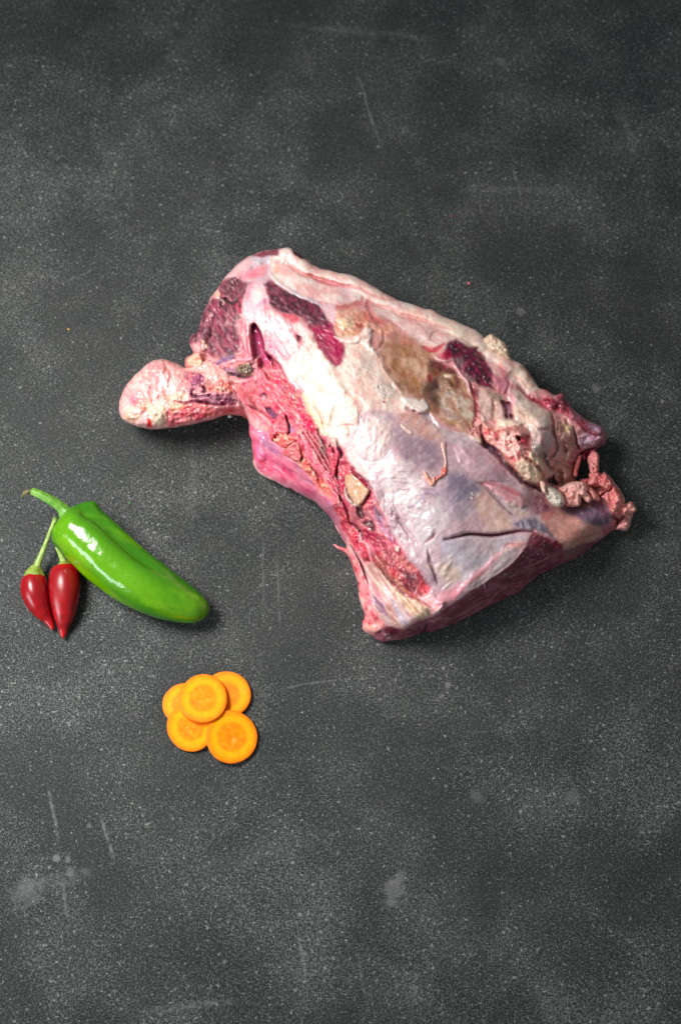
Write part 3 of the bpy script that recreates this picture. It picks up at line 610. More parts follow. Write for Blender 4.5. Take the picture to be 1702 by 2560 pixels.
# --- brown membrane
bro = S0(950,852, 990,832, 1030,845, 1060,872, 1088,890, 1078,902, 1132,932, 1166,960, 1181,990, 1187,1030, 1181,1062, 1160,1092, 1110,1056, 1070,1032, 1050,1000, 1008,985, 980,955, 962,922, 948,882)
s.P(bro, (190, 148, 126), 24, part='brown_membrane#12', gl=.35)
s.N(bro, (226, 192, 160), 9, .55, .1, .35, 60, 2.2, .3, 311); s.N(bro, (150, 98, 58), 16, .55, .12, .6, 60, 1.6, 0, 321)
s.P(F(700,120, 880,180, 925,300, 925,410, 800,370, 700,250, 640,150), (166, 118, 84), 18, .65, warp=10)
s.P(F(800,260, 920,300, 915,410, 810,370), (132, 82, 46), 12, .55)
s.P(F(1000,40, 1100,60, 1180,140, 1060,180, 1000,120), (104, 60, 34), 7, .85)
s.P(F(930,290, 1020,200, 1120,190, 1125,350, 1165,520, 1140,590, 1040,490, 980,400), (84, 54, 44), 13, .8, dh=-.8, warp=12)
s.P(F(960,300, 1040,280, 1060,420, 1130,540, 1100,560, 1010,450), (66, 38, 34), 11, .7, warp=10)
s.P(F(1050,200, 1120,190, 1110,330, 1040,330), (62, 34, 42), 6, .8)
s.P(F(1000,150, 1045,160, 1030,250, 980,230), (150, 28, 50), 5, .85)
gry = F(1190,330, 1400,320, 1500,400, 1515,600, 1400,700, 1250,690, 1160,580, 1170,520, 1125,360)
s.P(gry, (206, 190, 174), 20, .65, warp=16)
s.P(F(1090,60, 1200,120, 1420,260, 1480,400, 1380,380, 1240,300, 1120,220), (128, 82, 58), 16, .75, warp=14)
s.N(F(1080,40, 1480,240, 1520,480, 1200,360), (84, 46, 36), 9, .55, .1, .75, 40, 1.6, .5, 335)
s.P(F(1180,520, 1260,540, 1300,640, 1220,650), (204, 204, 204), 12, .6)
s.N(gry, (160, 120, 84), 13, .56, .1, .6, 70, 1.6, .3, 331); s.N(gry, (214, 212, 204), 10, .60, .1, .4, 0, 1, 0, 341)
s.P(F(1190,210, 1280,260, 1260,330, 1220,280), (92, 46, 26), 5, .9)
s.P(F(1180,150, 1280,170, 1270,220, 1200,200), (230, 200, 170), 5, .9, dh=1.2)
s.P(F(1340,220, 1440,300, 1480,440, 1420,440, 1370,330), (186, 140, 112), 6, .7)
s.N(bro, (150, 84, 72), 14, .60, .1, .5, 30, 1.5, 0, 345)
s.P(F(1190,660, 1300,650, 1290,700, 1210,690), (186, 144, 98), 4, .7)
s.P(F(720,400, 800,410, 870,420, 920,440, 960,420, 1000,500, 1010,540, 900,580, 820,540, 750,470), (236, 222, 214), 4, .95, dh=2)
s.P(F(755,520, 860,560, 930,590, 1000,570, 1090,690, 1130,740, 1040,690, 940,610, 850,580, 770,550), (120, 104, 128), 5, .9, dh=-1.5)
# salmon above it
sal = C(360,600, 500,555, 690,600, 850,680, 1010,780, 900,860, 750,840, 640,800, 400,870, 330,800, 345,690)
s.P(sal, (222, 158, 138), 7, .9)
s.P(C(370,690, 470,665, 550,735, 510,790, 410,800), (246, 216, 180), 7, .9, dh=1.2)
s.P(C(570,740, 660,740, 640,800, 580,850, 540,830), (158, 82, 76), 6, .8)
s.P(C(640,610, 760,650, 900,700, 880,760, 740,720, 660,680), (206, 112, 112), 7, .8)
s.P(C(340,860, 480,820, 600,830, 600,870, 480,890), (214, 160, 112), 6, .7)
s.N(sal, (240, 190, 170), 8, .56, .1, .6, 20, 2, 1.6, 351)
s.P(C(335,890, 520,900, 620,860, 690,770, 745,800, 730,940, 800,1090, 700,1005, 610,940, 500,955, 420,935), (250, 230, 220), 4, .95, dh=2)
s.N(C(335,890, 620,860, 745,800, 730,940, 800,1090, 610,940), (232, 178, 170), 6, .58, .08, .7, 110, 2, 1)
s.P(C(880,880, 1000,830, 1150,880, 1200,950, 1000,960), (188, 128, 116), 8, .75)
s.S(C(850,800, 870,900, 830,980, 800,1000), 2.6, (150, 92, 82), .7, 2, -1)
s.S(C(1290,985, 1380,1030, 1450,1010, 1520,960), 5, (206, 70, 84), .8, 4, -1)
s.S(D(120,580, 180,610, 260,615, 310,580), 3, (236, 190, 190), .9, 2, 1.5)
# maroon muscle by the joint
m3 = D(235,520, 255,430, 350,392, 445,450, 500,465, 575,458, 625,550, 690,660, 745,760, 755,925, 640,905, 560,845, 480,770, 380,690, 330,605, 250,600)
s.P(m3, (108, 28, 56), 6, 1, part='dark_muscle#13', gl=.3, dh=-1)
s.N(m3, (50, 22, 38), 8, .50, .08, .85, 40, 1.5, 2.0, 361); s.N(m3, (150, 40, 78), 7, .62, .07, .8, 40, 1.6, 0, 371)
s.P(D(330,590, 420,600, 420,680, 360,670), (168, 132, 138), 5, .8); s.P(D(470,780, 540,800, 540,860, 500,830), (120, 104, 100), 5, .7)
s.P(D(170,560, 240,500, 300,540, 290,600, 200,590), (206, 62, 96), 6, .8)
s.P(D(50,600, 200,640, 330,700, 400,780, 280,770, 120,700, 60,680), (92, 38, 32), 6, .9); s.N(D(50,600, 200,640, 330,700, 400,780, 120,700), (150, 30, 52), 6, .56, .08, .8)
s.flecks(m3, (214, 190, 196), 26, 0.9, .7, 12, .4)
s.S(D(330,650, 400,770, 470,850, 500,940, 560,1040), 4.5, (232, 180, 184), .9, 2.5, 2.2)
s.S(D(500,880, 540,1000, 570,1110, 560,1240, 540,1300), 4, (158, 34, 48), .85, 3, -1.2); s.N(D(480,860, 580,900, 640,1200, 560,1300, 520,1100), (120, 24, 36), 5, .56, .08, .8, 75, 1.6, 1)
# --- joint cartilage, right
s.P(D(590,920, 700,980, 860,1000, 880,1200, 800,1250, 640,1260, 600,1080), (226, 188, 178), 5, 1, part='joint_cartilage#14', gl=.28)
s.P(D(640,925, 740,940, 840,985, 880,1060, 760,1050, 680,980), (146, 122, 104), 7, .75)
s.S(D(740,1030, 760,1120, 750,1240), 4, (176, 130, 112), .6, 4, -1.5)
s.P(D(750,780, 850,785, 935,830, 905,960, 830,950, 780,880), (232, 148, 166), 6, .9); s.S(D(930,840, 910,920, 880,980), 3, (176, 84, 108), .7, 3, -1.5)
s.S(D(830,660, 860,760, 900,800), 8, (232, 132, 136), .7, 6)
crt = G(490,60, 600,80, 720,160, 850,250, 945,330, 965,430, 950,470, 960,600, 900,690, 850,730, 740,710, 715,560, 690,490, 620,440, 540,380, 530,250, 475,150)
s.P(crt, (246, 216, 202), 6, 1, part='joint_cartilage#15', gl=.26)
s.bulge(crt, 5.5, 34)
s.P(G(700,470, 880,480, 950,470, 955,600, 900,690, 850,730, 740,710), (208, 184, 178), 8, .9); s.P(G(720,640, 900,650, 920,760, 820,800, 740,740), (160, 150, 142), 8, .8)
s.P(G(480,70, 560,100, 560,230, 520,240, 470,140), (236, 164, 178), 8, .8); s.S(G(800,500, 890,490, 950,440), 4, (222, 150, 160), .7, 3, -1.5); s.S(G(860,560, 850,660), 6, (228, 166, 178), .6, 5)
s.P(G(580,280, 700,300, 700,380, 600,370), (240, 196, 170), 8, .6)
s.P(G(400,180, 500,200, 530,380, 450,390, 420,260), (118, 76, 90), 4, .95, dh=-4); s.P(G(470,230, 510,260, 510,340, 470,330), (170, 122, 132), 3, .8, dh=2)
s.S(G(450,330, 455,385), 2.4, (52, 14, 24), .95, 1.5, -1.5); s.S(G(500,330, 510,365), 2.4, (72, 14, 28), .95, 1.5, -1.5)
s.P(G(350,390, 450,380, 560,400, 640,430, 600,470, 450,470, 350,500), (242, 214, 194), 5, 1, dh=3, part='joint_cartilage#16')
rs = G(590,30, 700,120, 820,170, 900,150, 1000,165, 1010,100, 1060,90, 1130,200, 1200,300, 1210,400, 1130,340, 1000,300, 860,240, 720,190)
s.P(rs, (188, 70, 92), 5, .95, part='red_connective_tissue#17')
s.N(rs, (226, 132, 140), 6, .55, .08, .8, 30, 2, 1.6, 381); s.N(rs, (110, 20, 44), 6, .56, .08, .85, 40, 2, 1.4, 391)
s.P(G(830,40, 920,60, 950,90, 870,80), (206, 80, 90), 3, .9)
s.P(G(1000,130, 1090,130, 1120,240, 1040,240), (92, 22, 42), 6, .8); s.flecks(G(980,120, 1080,120, 1150,260, 1050,260), (226, 170, 176), 9, 1, .8, 14)
rr = G(1100,140, 1150,230, 1230,300, 1340,380, 1490,470, 1500,530, 1400,575, 1250,455, 1180,370)
s.P(rr, (176, 108, 122), 5, .95, dh=2); s.N(rr, (128, 48, 66), 8, .55, .08, .8, 40, 2.5, .8, 401); s.P(G(1340,420, 1480,480, 1480,520, 1400,500), (206, 172, 196), 5, .8); s.S(G(1230,400, 1330,520, 1420,580, 1480,550), 4, (136, 30, 52), .8, 3, -1.5)
s.P(G(1205,590, 1330,535, 1455,580, 1435,665, 1300,725, 1225,665), (188, 138, 162), 5, .95, dh=2.5); s.N(G(1205,590, 1330,535, 1455,580, 1435,665, 1300,725), (232, 205, 214), 6, .58, .08, .8, 0, 1, .8, 411)
s.P(G(1480,490, 1560,550, 1560,650, 1470,720, 1430,690, 1490,570), (150, 96, 112), 5, .95); s.P(G(1250,730, 1400,700, 1480,720, 1300,860, 1260,800), (92, 22, 44), 5, .9)
bn = G(985,395, 1100,375, 1205,480, 1215,600, 1260,700, 1210,850, 1165,950, 1195,1045, 1020,1115, 985,1000, 890,900, 980,800, 1040,600, 970,500)
s.P(bn, (206, 150, 142), 6, 1, part='bone#18')
s.N(bn, (222, 172, 162), 9, .54, .09, .75, 60, 1.4, 3.2, 421); s.N(bn, (134, 84, 72), 8, .60, .08, .75, 60, 1.4, 1.0, 431)
s.P(G(1045,430, 1170,450, 1195,520, 1100,530), (216, 188, 152), 6, .9); s.P(G(1150,700, 1250,700, 1200,860, 1130,900), (184, 112, 132), 7, .8); s.S(G(1000,570, 1030,720, 970,780), 6, (226, 172, 176), .8, 4, 1.2)
s.P(G(900,770, 1000,760, 960,830, 900,840), (120, 50, 42), 5, .7); s.S(G(1195,480, 1215,590, 1225,660, 1260,710), 3.5, (86, 26, 56), .9, 2, -2)
s.P(G(970,950, 1060,930, 1170,1010, 1150,1080, 1030,1100), (150, 104, 88), 7, .6); s.flecks(G(1000,930, 1120,920, 1130,1040, 1020,1040), (236, 208, 196), 8, 1.2, .8, 17)
s.P(G(800,760, 900,740, 900,870, 850,860), (138, 124, 122), 6, .9); s.N(G(780,720, 940,740, 920,900, 840,850), (196, 184, 176), 5, .56, .08, .8, 0, 1, 1.2)
s.P(G(880,1060, 955,985, 1015,1110, 940,1100), (58, 58, 66), 4, 1, dh=-5, warp=6)
s.S(G(945,330, 975,420, 965,520, 1000,600, 1010,700, 960,780), 4, (120, 62, 58), .75, 4, -3.0, 4)
s.S(G(860,740, 900,860, 940,950), 5, (110, 70, 62), .7, 4, -2.5, 4)
s.S(G(720,160, 860,240, 960,300, 1010,300), 4, (176, 86, 92), .6, 4, -1.8, 4)
s.S(G(1060,560, 1120,640, 1140,760, 1100,860), 7, (224, 176, 166), .6, 6, 2.2, 6)
s.S(G(1040,900, 1100,960, 1110,1040), 5, (236, 190, 178), .6, 5, 1.8, 5)
s.P(G(880,880, 950,960, 890,1050, 870,980), (196, 172, 158), 4, .9)
# dark seam under the bone and the bone piece above it
s.P(G(195,560, 260,660, 380,730, 450,830, 560,950, 660,1060, 800,1110, 850,1170, 760,1140, 640,1090, 500,960, 400,860, 300,750, 205,660), (72, 24, 46), 4, 1, dh=-6)
s.N(G(195,560, 380,730, 560,950, 850,1170, 640,1090, 400,860, 205,660), (128, 70, 98), 6, .58, .08, .8)
bp = G(165,385, 260,420, 350,495, 450,465, 620,455, 695,505, 715,640, 725,725, 855,840, 895,960, 885,1065, 800,1115, 700,1065, 560,945, 430,825, 340,690, 240,620)
s.P(bp, (234, 164, 156), 4, 1, part='bone#19', gl=.3, warp=3); s.bulge(bp, 5.0, 22)
s.N(bp, (246, 200, 182), 8, .55, .08, .75, 50, 1.5, 1.6, 441); s.N(bp, (206, 78, 88), 7, .60, .07, .8, 50, 1.5, .8, 451)
s.P(G(540,860, 640,800, 760,880, 855,990, 845,1085, 740,1095, 620,1005), (242, 214, 186), 6, .95, dh=1.5); s.P(G(680,730, 745,740, 875,880, 885,955, 845,950, 760,860), (230, 206, 180), 5, .95, dh=1.5)
s.S(G(640,790, 740,850, 840,960, 870,1050), 3, (170, 120, 104), .7, 3, -2.2)
s.P(G(355,520, 450,470, 620,455, 695,500, 690,560, 610,580, 560,530, 450,540), (190, 128, 122), 4, .95, dh=1.5)
s.P(G(570,585, 690,565, 705,690, 625,685), (200, 66, 88), 5, .95, dh=-2.5); s.P(G(555,590, 600,580, 610,630, 570,640), (40, 12, 22), 2.5, .95, dh=-3)
s.N(G(380,540, 560,540, 560,640, 400,640), (250, 210, 196), 5, .5, .08, .9, 0, 1, 2)
s.P(G(430,690, 560,700, 560,780, 450,760), (248, 196, 184), 6, .7)
s.S(G(190,430, 180,520, 220,600, 240,640), 3, (120, 30, 44), .85, 2, -2); s.P(G(65,560, 120,570, 205,590, 210,655, 120,625), (236, 208, 178), 3, .95, dh=2); s.N(G(30,420, 150,400, 190,560, 80,560), (120, 60, 40), 5, .54, .08, .9, 0, 1, 2)
s.P(G(180,350, 225,360, 215,395, 185,390), (250, 226, 216), 2, 1, dh=1.5)
# --- silverskin
sil = S0(868,1108, 885,1070, 902,1040, 932,1024, 1000,1038, 1060,1032, 1090,1050, 1132,1082, 1185,1095, 1215,1120) + G(260,700, 400,860, 500,960, 640,1090, 760,1150, 830,1200) + L(450,720, 600,800, 640,790, 780,860, 950,950, 1120,1010, 1140,1050, 1060,1110, 950,1180, 780,1270, 680,1290, 660,1230, 560,1130) + K(1130,240, 1020,200, 985,240, 940,360, 880,450, 780,560, 660,650, 520,750, 320,870, 180,970, 60,1060) + S0(1085,1490, 1062,1440, 1022,1395, 988,1335, 962,1285, 935,1225, 908,1188, 885,1150)
s.P(sil, (206, 178, 190), 9, .97, part='silverskin#20', gl=.33, warp=3)
s.P(J(870,130, 1000,60, 1150,140, 1300,240, 1450,370, 1568,520, 1568,640, 1400,560, 1250,530, 1100,480, 950,380, 870,280), (204, 166, 184), 10, .9)
s.bulge(J(930,160, 1020,90, 1150,150, 1300,250, 1450,380, 1560,540, 1400,540, 1250,500, 1100,440, 980,330), 4, 40)
s.P(F(620,720, 800,800, 1000,870, 1130,950, 1170,1080, 1080,1190, 900,1160, 700,1050, 600,900), (162, 134, 154), 14, .85)
s.P(F(650,590, 800,555, 980,640, 1150,760, 1180,830, 1120,880, 980,860, 850,760, 700,680), (222, 168, 154), 13, .8)
s.P(F(1050,690, 1200,760, 1400,800, 1520,940, 1400,940, 1200,860), (200, 186, 192), 9, .7)
pk = F(170,900, 275,640, 480,595, 600,700, 615,830, 560,950, 500,1060, 380,1115, 240,1050)
s.P(pk, (232, 212, 211), 12, .9); s.bulge(pk, 1.6, 70)
s.N(pk, (214, 168, 180), 7, .62, .06, .7, 100, 2.5, .6, 461)
s.S(F(170,920, 230,1030, 300,1100, 400,1120, 520,1080, 600,960), 6, (212, 186, 188), .4, 6, -.7, 4)
s.P(F(90,930, 150,920, 250,1100, 400,1250, 420,1306, 300,1290, 160,1130), (236, 200, 196), 6, .8)
s.P(J(90,330, 300,280, 450,350, 600,560, 650,620, 500,800, 480,900, 400,950, 300,800, 170,650, 150,500), (224, 208, 213), 14, .85)
s.P(J(480,900, 620,780, 750,700, 860,760, 900,900, 850,1050, 700,1250, 600,1306, 520,1150), (206, 195, 204), 16, .85)
s.P(J(650,600, 860,640, 900,780, 700,700), (176, 170, 190), 12, .7)
dk = J(860,450, 1000,420, 1100,500, 1195,580, 1225,640, 1140,740, 1000,780, 900,760, 850,640)
s.P(dk, (122, 112, 138), 12, .9); s.P(J(860,760, 1140,750, 1200,900, 1050,960, 900,940), (170, 158, 178), 14, .7)
s.P(J(1225,650, 1280,600, 1400,740, 1520,880, 1568,950, 1568,1075, 1300,1085, 1200,900, 1150,750), (226, 186, 172), 11, .85)
s.P(J(1150,900, 1230,930, 1280,1060, 1100,1090, 1080,1000), (198, 160, 170), 10, .7)
s.P(K(0,300, 200,260, 450,270, 780,260, 960,290, 900,360, 700,370, 560,560, 400,660, 250,760, 100,700, 0,560), (198, 188, 202), 8, .9)
s.P(K(300,300, 560,280, 680,360, 560,520, 420,420), (212, 190, 200), 12, .7); s.P(K(0,310, 160,300, 240,420, 120,480, 0,440), (170, 164, 184), 12, .6)
s.P(K(0,520, 100,580, 210,600, 235,720, 120,760, 0,720), (218, 188, 168), 8, .8); s.N(K(-120,420, 120,480, 220,720, 20,760, -160,600), (238, 218, 200), 9, .55, .08, .8, -50, 2, .5)
s.S(J(1180,550, 1270,580, 1360,690, 1450,790, 1568,900), 4, (140, 112, 118), .7, 4, -1.5)
s.P(G(220,1090, 380,1090, 560,1180, 650,1240, 690,1320, 640,1340, 480,1290, 330,1180), (236, 160, 172), 7, .85, dh=2.5)
s.S(G(180,1085, 300,1070, 400,1110, 520,1170, 620,1220), 4, (212, 104, 130), .6, 5, -1.2)
s.P(L(90,700, 200,800, 310,860, 170,900, 100,800, 20,720), (220, 190, 176), 6, .8)
s.N(L(100,650, 300,860, 200,900, 0,700), (252, 232, 228), 4, .64, .05, .8, 40, 1.6, .5)
s.P(J(530,760, 640,620, 690,640, 600,740, 500,830), (172, 156, 188), 7, .8)
s.S(J(620,1210, 680,1160, 740,1100), 3.4, (196, 128, 140), .8, 3, -1.2); s.P(J(640,1060, 700,1060, 690,1120, 640,1130), (246, 238, 236), 4, .8, dh=1)
s.N(sil, (238, 226, 230), 5, .58, .09, .22, -42, 6, .10, 471); s.N(sil, (168, 140, 164), 6, .60, .08, .30, -42, 6, .1, 481)
s.N(J(90,300, 450,330, 640,620, 480,900, 170,660), (240, 230, 232), 4, .56, .08, .5, -20, 7, .2, 491)
for k in range(26):
    r = rn.random(5); x0, y0 = 170 + r[0] * 420, 430 + r[1] * 420
    s.S(J(x0, y0, x0 + 60 + 60 * r[2], y0 - 20 * r[3], x0 + 130 + 90 * r[2], y0 + 30 * r[4]), 1.0, (150, 110, 122), .4, .8, -.08, 2)
for k in range(22):
    r = rn.random(5); x0, y0 = 300 + r[0] * 500, 640 + r[1] * 300
    s.S(F(x0, y0, x0 - 20 + 60 * r[2], y0 + 40, x0 + 60 * (r[3] - .5), y0 + 90), 1.0, (176, 130, 140), .35, .8, -.08, 2)
s.S(I(1080,320, 1110,430, 1150,570, 1200,700), 3, (136, 104, 122), .8, 2, -1.8); s.S(I(1090,400, 1100,470, 1115,530), 3, (160, 120, 140), .7, 2, -1); s.P(I(1080,560, 1180,600, 1190,720, 1120,680), (128, 104, 132), 8, .6)
s.S(I(1240,760, 1300,710, 1350,670), 2, (244, 228, 228), .9, 1.5, .8, .5)
for p in (J(1115,655, 1150,690), J(1120,715, 1140,730)): s.S(p, 2.4, (236, 228, 236), .95, 1, .8, .3)
s.S(K(900,350, 700,430, 520,580, 350,720, 240,830, 150,930), 7, (220, 138, 152), .6, 7, .8, 4)
s.P(K(-40,900, 60,850, 200,780, 260,800, 190,930, 60,1040, -40,1060), (228, 150, 166), 8, .8)
tr = K(720,360, 900,400, 880,450, 780,560, 660,650, 520,745, 320,865, 270,860, 480,690, 620,530)
s.P(tr, (196, 180, 184), 8, .6); s.P(K(640,545, 760,480, 790,520, 690,610, 600,640), (140, 134, 146), 10, .6); s.N(tr, (212, 202, 204), 5, .56, .08, .6, -40, 4, .4)
s.S(K(920,400, 780,560, 660,650, 520,748, 330,868), 2.2, (226, 196, 192), .85, 1.5, 1.2, 1.5)
s.P(K(700,340, 950,300, 940,360, 800,400), (226, 168, 160), 7, .7)
s.S(K(690,420, 720,360, 780,345, 900,355), 1.6, (196, 110, 118), .8, 1.5, -.5)
s.S(K(60,300, 200,265, 330,245, 560,255, 760,225, 900,205, 1015,212), 3.4, (110, 30, 56), .95, 2, -4.0, 1, .6, hw=5)
sh_ = K(800,130, 900,75, 1030,65, 1130,115, 1200,205, 1340,370, 1280,335, 1150,235, 1050,195, 830,175)
s.P(sh_, (106, 92, 118), 5, .9); s.N(sh_, (190, 184, 200), 3.4, .60, .06, .8, 75, 8, .4, 501)
# flank
fl = L(440,860, 600,795, 750,860, 950,950, 1120,1010, 1145,1050, 1060,1110, 900,1190, 700,1290, 640,1240, 560,1100, 450,930)
s.P(fl, (232, 168, 160), 8, .95); s.P(L(690,1275, 830,1165, 1000,1080, 1090,1105, 960,1180, 760,1290), (238, 196, 174), 7, .9); s.P(L(430,840, 540,810, 520,900, 450,920), (204, 92, 100), 8, .6)
s.N(fl, (238, 180, 168), 12, .55, .1, .6, 20, 2.5, .6, 511); s.N(fl, (206, 118, 122), 14, .58, .1, .5, 20, 2, .6, 521)
s.S(L(750,1240, 830,1160, 920,1120, 1040,1090), 2.4, (196, 112, 104), .6, 2, -.8)
s.P(L(320,590, 450,690, 560,790, 460,860, 330,850, 240,700), (168, 104, 122), 9, .8); s.N(L(250,500, 450,690, 560,790, 330,850), (118, 58, 80), 7, .55, .08, .7, 45, 2, 1)
pp = L(640,785, 760,770, 900,730, 1100,710, 1210,780, 1270,880, 1290,930, 1180,975, 1090,1005, 950,955, 780,865)
s.P(pp, (122, 98, 130), 7, .95, part='silverskin#21', gl=.3); s.N(pp, (178, 156, 180), 4, .60, .07, .6, 70, 4, .4, 531); s.P(L(900,740, 1000,740, 980,790, 920,800), (196, 148, 138), 5, .8); s.P(L(1120,760, 1210,800, 1230,900, 1120,920), (160, 112, 142), 9, .7)
endp = L(1110,1030, 1280,930, 1440,840, 1460,930, 1400,1060, 1300,1060, 1200,1110)
s.P(endp, (176, 96, 116), 5, .9); s.N(endp, (214, 150, 160), 7, .55, .08, .7, 40, 2, 1.2, 541); s.S(L(1250,880, 1310,930, 1290,960), 5, (110, 28, 52), .9, 3, -2)
# --- cut face
cf = I(590,1170, 640,1150, 740,1185, 830,1190, 960,1115, 1100,1068, 1200,1028) + K(60,1050, 180,970, 320,870, 520,750, 660,650, 780,560, 880,450, 940,360, 985,240, 1020,200, 1090,260, 1250,310, 1335,365, 1335,430, 1450,405, 1568,345) + L(1080,1160, 1150,1115) + S0(1516,1336, 1500,1362, 1440,1400, 1360,1440, 1300,1485, 1200,1535, 1090,1582, 1000,1604, 955,1608, 930,1590)
s.P(cf, (140, 72, 90), 2.5, 1, part='cut_face#22', gl=.46, warp=2)
s.P(S0(930,1590, 960,1585, 1000,1588, 1060,1568, 1150,1540, 1260,1485, 1320,1445, 1400,1400, 1500,1345, 1530,1335, 1440,1405, 1320,1475, 1200,1540, 1060,1595, 960,1612), (140, 78, 92), 7, .55)
s.P(I(400,1230, 560,1240, 620,1290, 800,1270, 1000,1200, 1010,1250, 650,1330, 480,1300), (180, 112, 122), 6, .7)
s.N(cf, (104, 42, 62), 6, .50, .12, .65, -29, 3.5, .7, 551); s.N(cf, (184, 122, 136), 4, .60, .07, .55, -29, 4, .5, 561)
s.P(K(960,330, 1020,200, 1100,270, 1100,400, 1000,420), (136, 62, 72), 7, .8); s.P(K(1120,280, 1250,310, 1340,370, 1330,420, 1200,380), (140, 40, 56), 6, .8); s.P(K(1100,290, 1230,330, 1250,420, 1140,420), (84, 22, 42), 7, .7)
s.P(K(1330,420, 1568,345, 1568,440, 1350,500), (140, 100, 108), 7, .8)
s.flecks(K(850,450, 960,350, 1060,380, 1200,430, 1100,480, 900,530), (206, 170, 178), 34, 1.5, .75, 21); s.flecks(cf, (206, 168, 178), 200, 1.1, .65, 22, .2)
for p in (K(480,780, 485,830), K(410,820, 415,835), K(690,690, 720,670)): s.S(p, 1.8, (206, 180, 186), .9, 1, .6, .3)
for p, w in ((K(200,1180, 500,1010, 620,880, 800,780), 2.0), (K(60,1210, 300,1060, 560,940), 1.6), (K(900,600, 1050,560, 1200,480), 1.8), (I(900,1180, 1050,1120, 1300,1060), 1.6)): s.S(p, w, (196, 132, 146), .6, 1.5, .6, 3)
s.P(I(600,1160, 720,1170, 780,1230, 660,1260, 600,1230), (108, 30, 48), 4, .9); s.flecks(I(600,1220, 700,1240, 680,1300, 620,1300), (222, 190, 196), 12, 1.8, .8, 23, .8)
s.S(I(1080,1130, 1060,1180, 1050,1220), 2.6, (52, 16, 28), .9, 1.5, -3)
# overall fine variation
v1 = fbm(U / 30, V / 30, 77); v2 = fbm(U / 5, V / 5, 78, 3)
s.c *= (1 + (v1 - .5)[:, None] * np.array([.10, .22, .20]) + (v2 - .5)[:, None] * np.array([.14, .22, .20]))
s.c = saturate(s.c, 1.10)
sk = np.isin(s.part, [k for k, n_ in enumerate(s.names) if n_.startswith('silverskin')])
s.c[sk] = saturate(s.c[sk], 0.92) * np.array([0.93, 0.885, 0.835])
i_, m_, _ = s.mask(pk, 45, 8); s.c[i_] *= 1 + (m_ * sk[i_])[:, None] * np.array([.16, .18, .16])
flat_ = np.isin(s.part, [k for k, n_ in enumerate(s.names) if n_.startswith(('silverskin', 'fat', 'flank', 'joint'))])
s.h += (fbm(U / 60, V / 60, 79) - .5) * 0.003 + (v2 - .5) * np.where(flat_, 0.00004, 0.0003)
jr = (~sk) * smooth(U, 1150, 1230) * smooth(V, 840, 900) * (1 - smooth(V, 1200, 1260)) * smooth(U + V, 2130, 2240)
s.h += jr * ((fbm(U / 11, V / 11, 201) - .5) * 0.0016 + (fbm(U / 26, V / 26, 205) - .5) * 0.003)
s.c *= 1 + (jr * (fbm(U / 12, V / 12, 209) - .5))[:, None] * np.array([.14, .38, .34])
fade = smooth(d, 0, 9)
ztop = np.maximum(base + s.h * fade, 0.001)
zbot = np.maximum(0.0006, ez * (1 - np.sqrt(1 - (1 - np.clip(d / 75.0, 0, 1)) ** 2)))
def zmeat(u, v):
    i = np.argmin((U - u) ** 2 + (V - v) ** 2); return float(ztop[i])
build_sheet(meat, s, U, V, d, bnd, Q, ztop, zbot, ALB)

# ------------------------------------------------------------------ smaller pieces of the joint: cushions of tissue with their own outline
def cushion(name, pts, zc, thick, paint=None, col=(236, 170, 160), R=16, step=2.2, mat='fat_cap', under=0.7, seed=0, gl=.36, rough_h=1.0, parent=None, wob=2.0):
    ol = catmull(pts, True, 4); tt = np.arange(len(ol)); ol = ol + np.stack([vnoise(tt / 2.1, tt * 0, seed + 3) - .5, vnoise(tt / 2.1, tt * 0, seed + 8) - .5], 1) * wob
    u, v, dd, tp, bb, q = grid([tuple(p) for p in ol], step)
    sh = Sheet(u, v, col, gl)
    if paint: paint(sh)
    f1 = fbm(u / 6, v / 6, 83 + seed, 3)
    sh.c = saturate(sh.c * (1 + (f1 - .5)[:, None] * np.array([.12, .25, .25])), 1.10)
    if isinstance(zc, tuple):
        m_ = np.linspace(0, len(u) - 1, 30).astype(int); zm = [zmeat(u[k_], v[k_]) for k_ in m_]
        pl = np.linalg.lstsq(np.stack([u[m_], v[m_], np.ones(30)], 1), np.array(zm), rcond=None)[0]; zz0 = pl[0] * u + pl[1] * v + pl[2] + zc[1]
    zz = zz0 if isinstance(zc, tuple) else np.array([zc(a, b) for a, b in zip(u, v)]) if callable(zc) else np.full(len(u), zc)
    qq = np.clip(dd / R, 0, 1); pr = np.sqrt(1 - (1 - qq) ** 2)
    zt = zz + pr * thick + sh.h * smooth(dd, 0, 6) + ((fbm(u / 16, v / 16, 85 + seed) - .5) * 0.004 + (fbm(u / 6, v / 6, 95 + seed) - .5) * 0.0016) * rough_h * smooth(dd, 0, 6)
    zb = np.maximum(zz - pr * thick * under, 0.0006); zt = np.maximum(zt, 0.0008)
    return build_sheet(parent or meat, sh, u, v, dd, bb, q, zt, zb, ALB, single=name, label=MAT[mat])

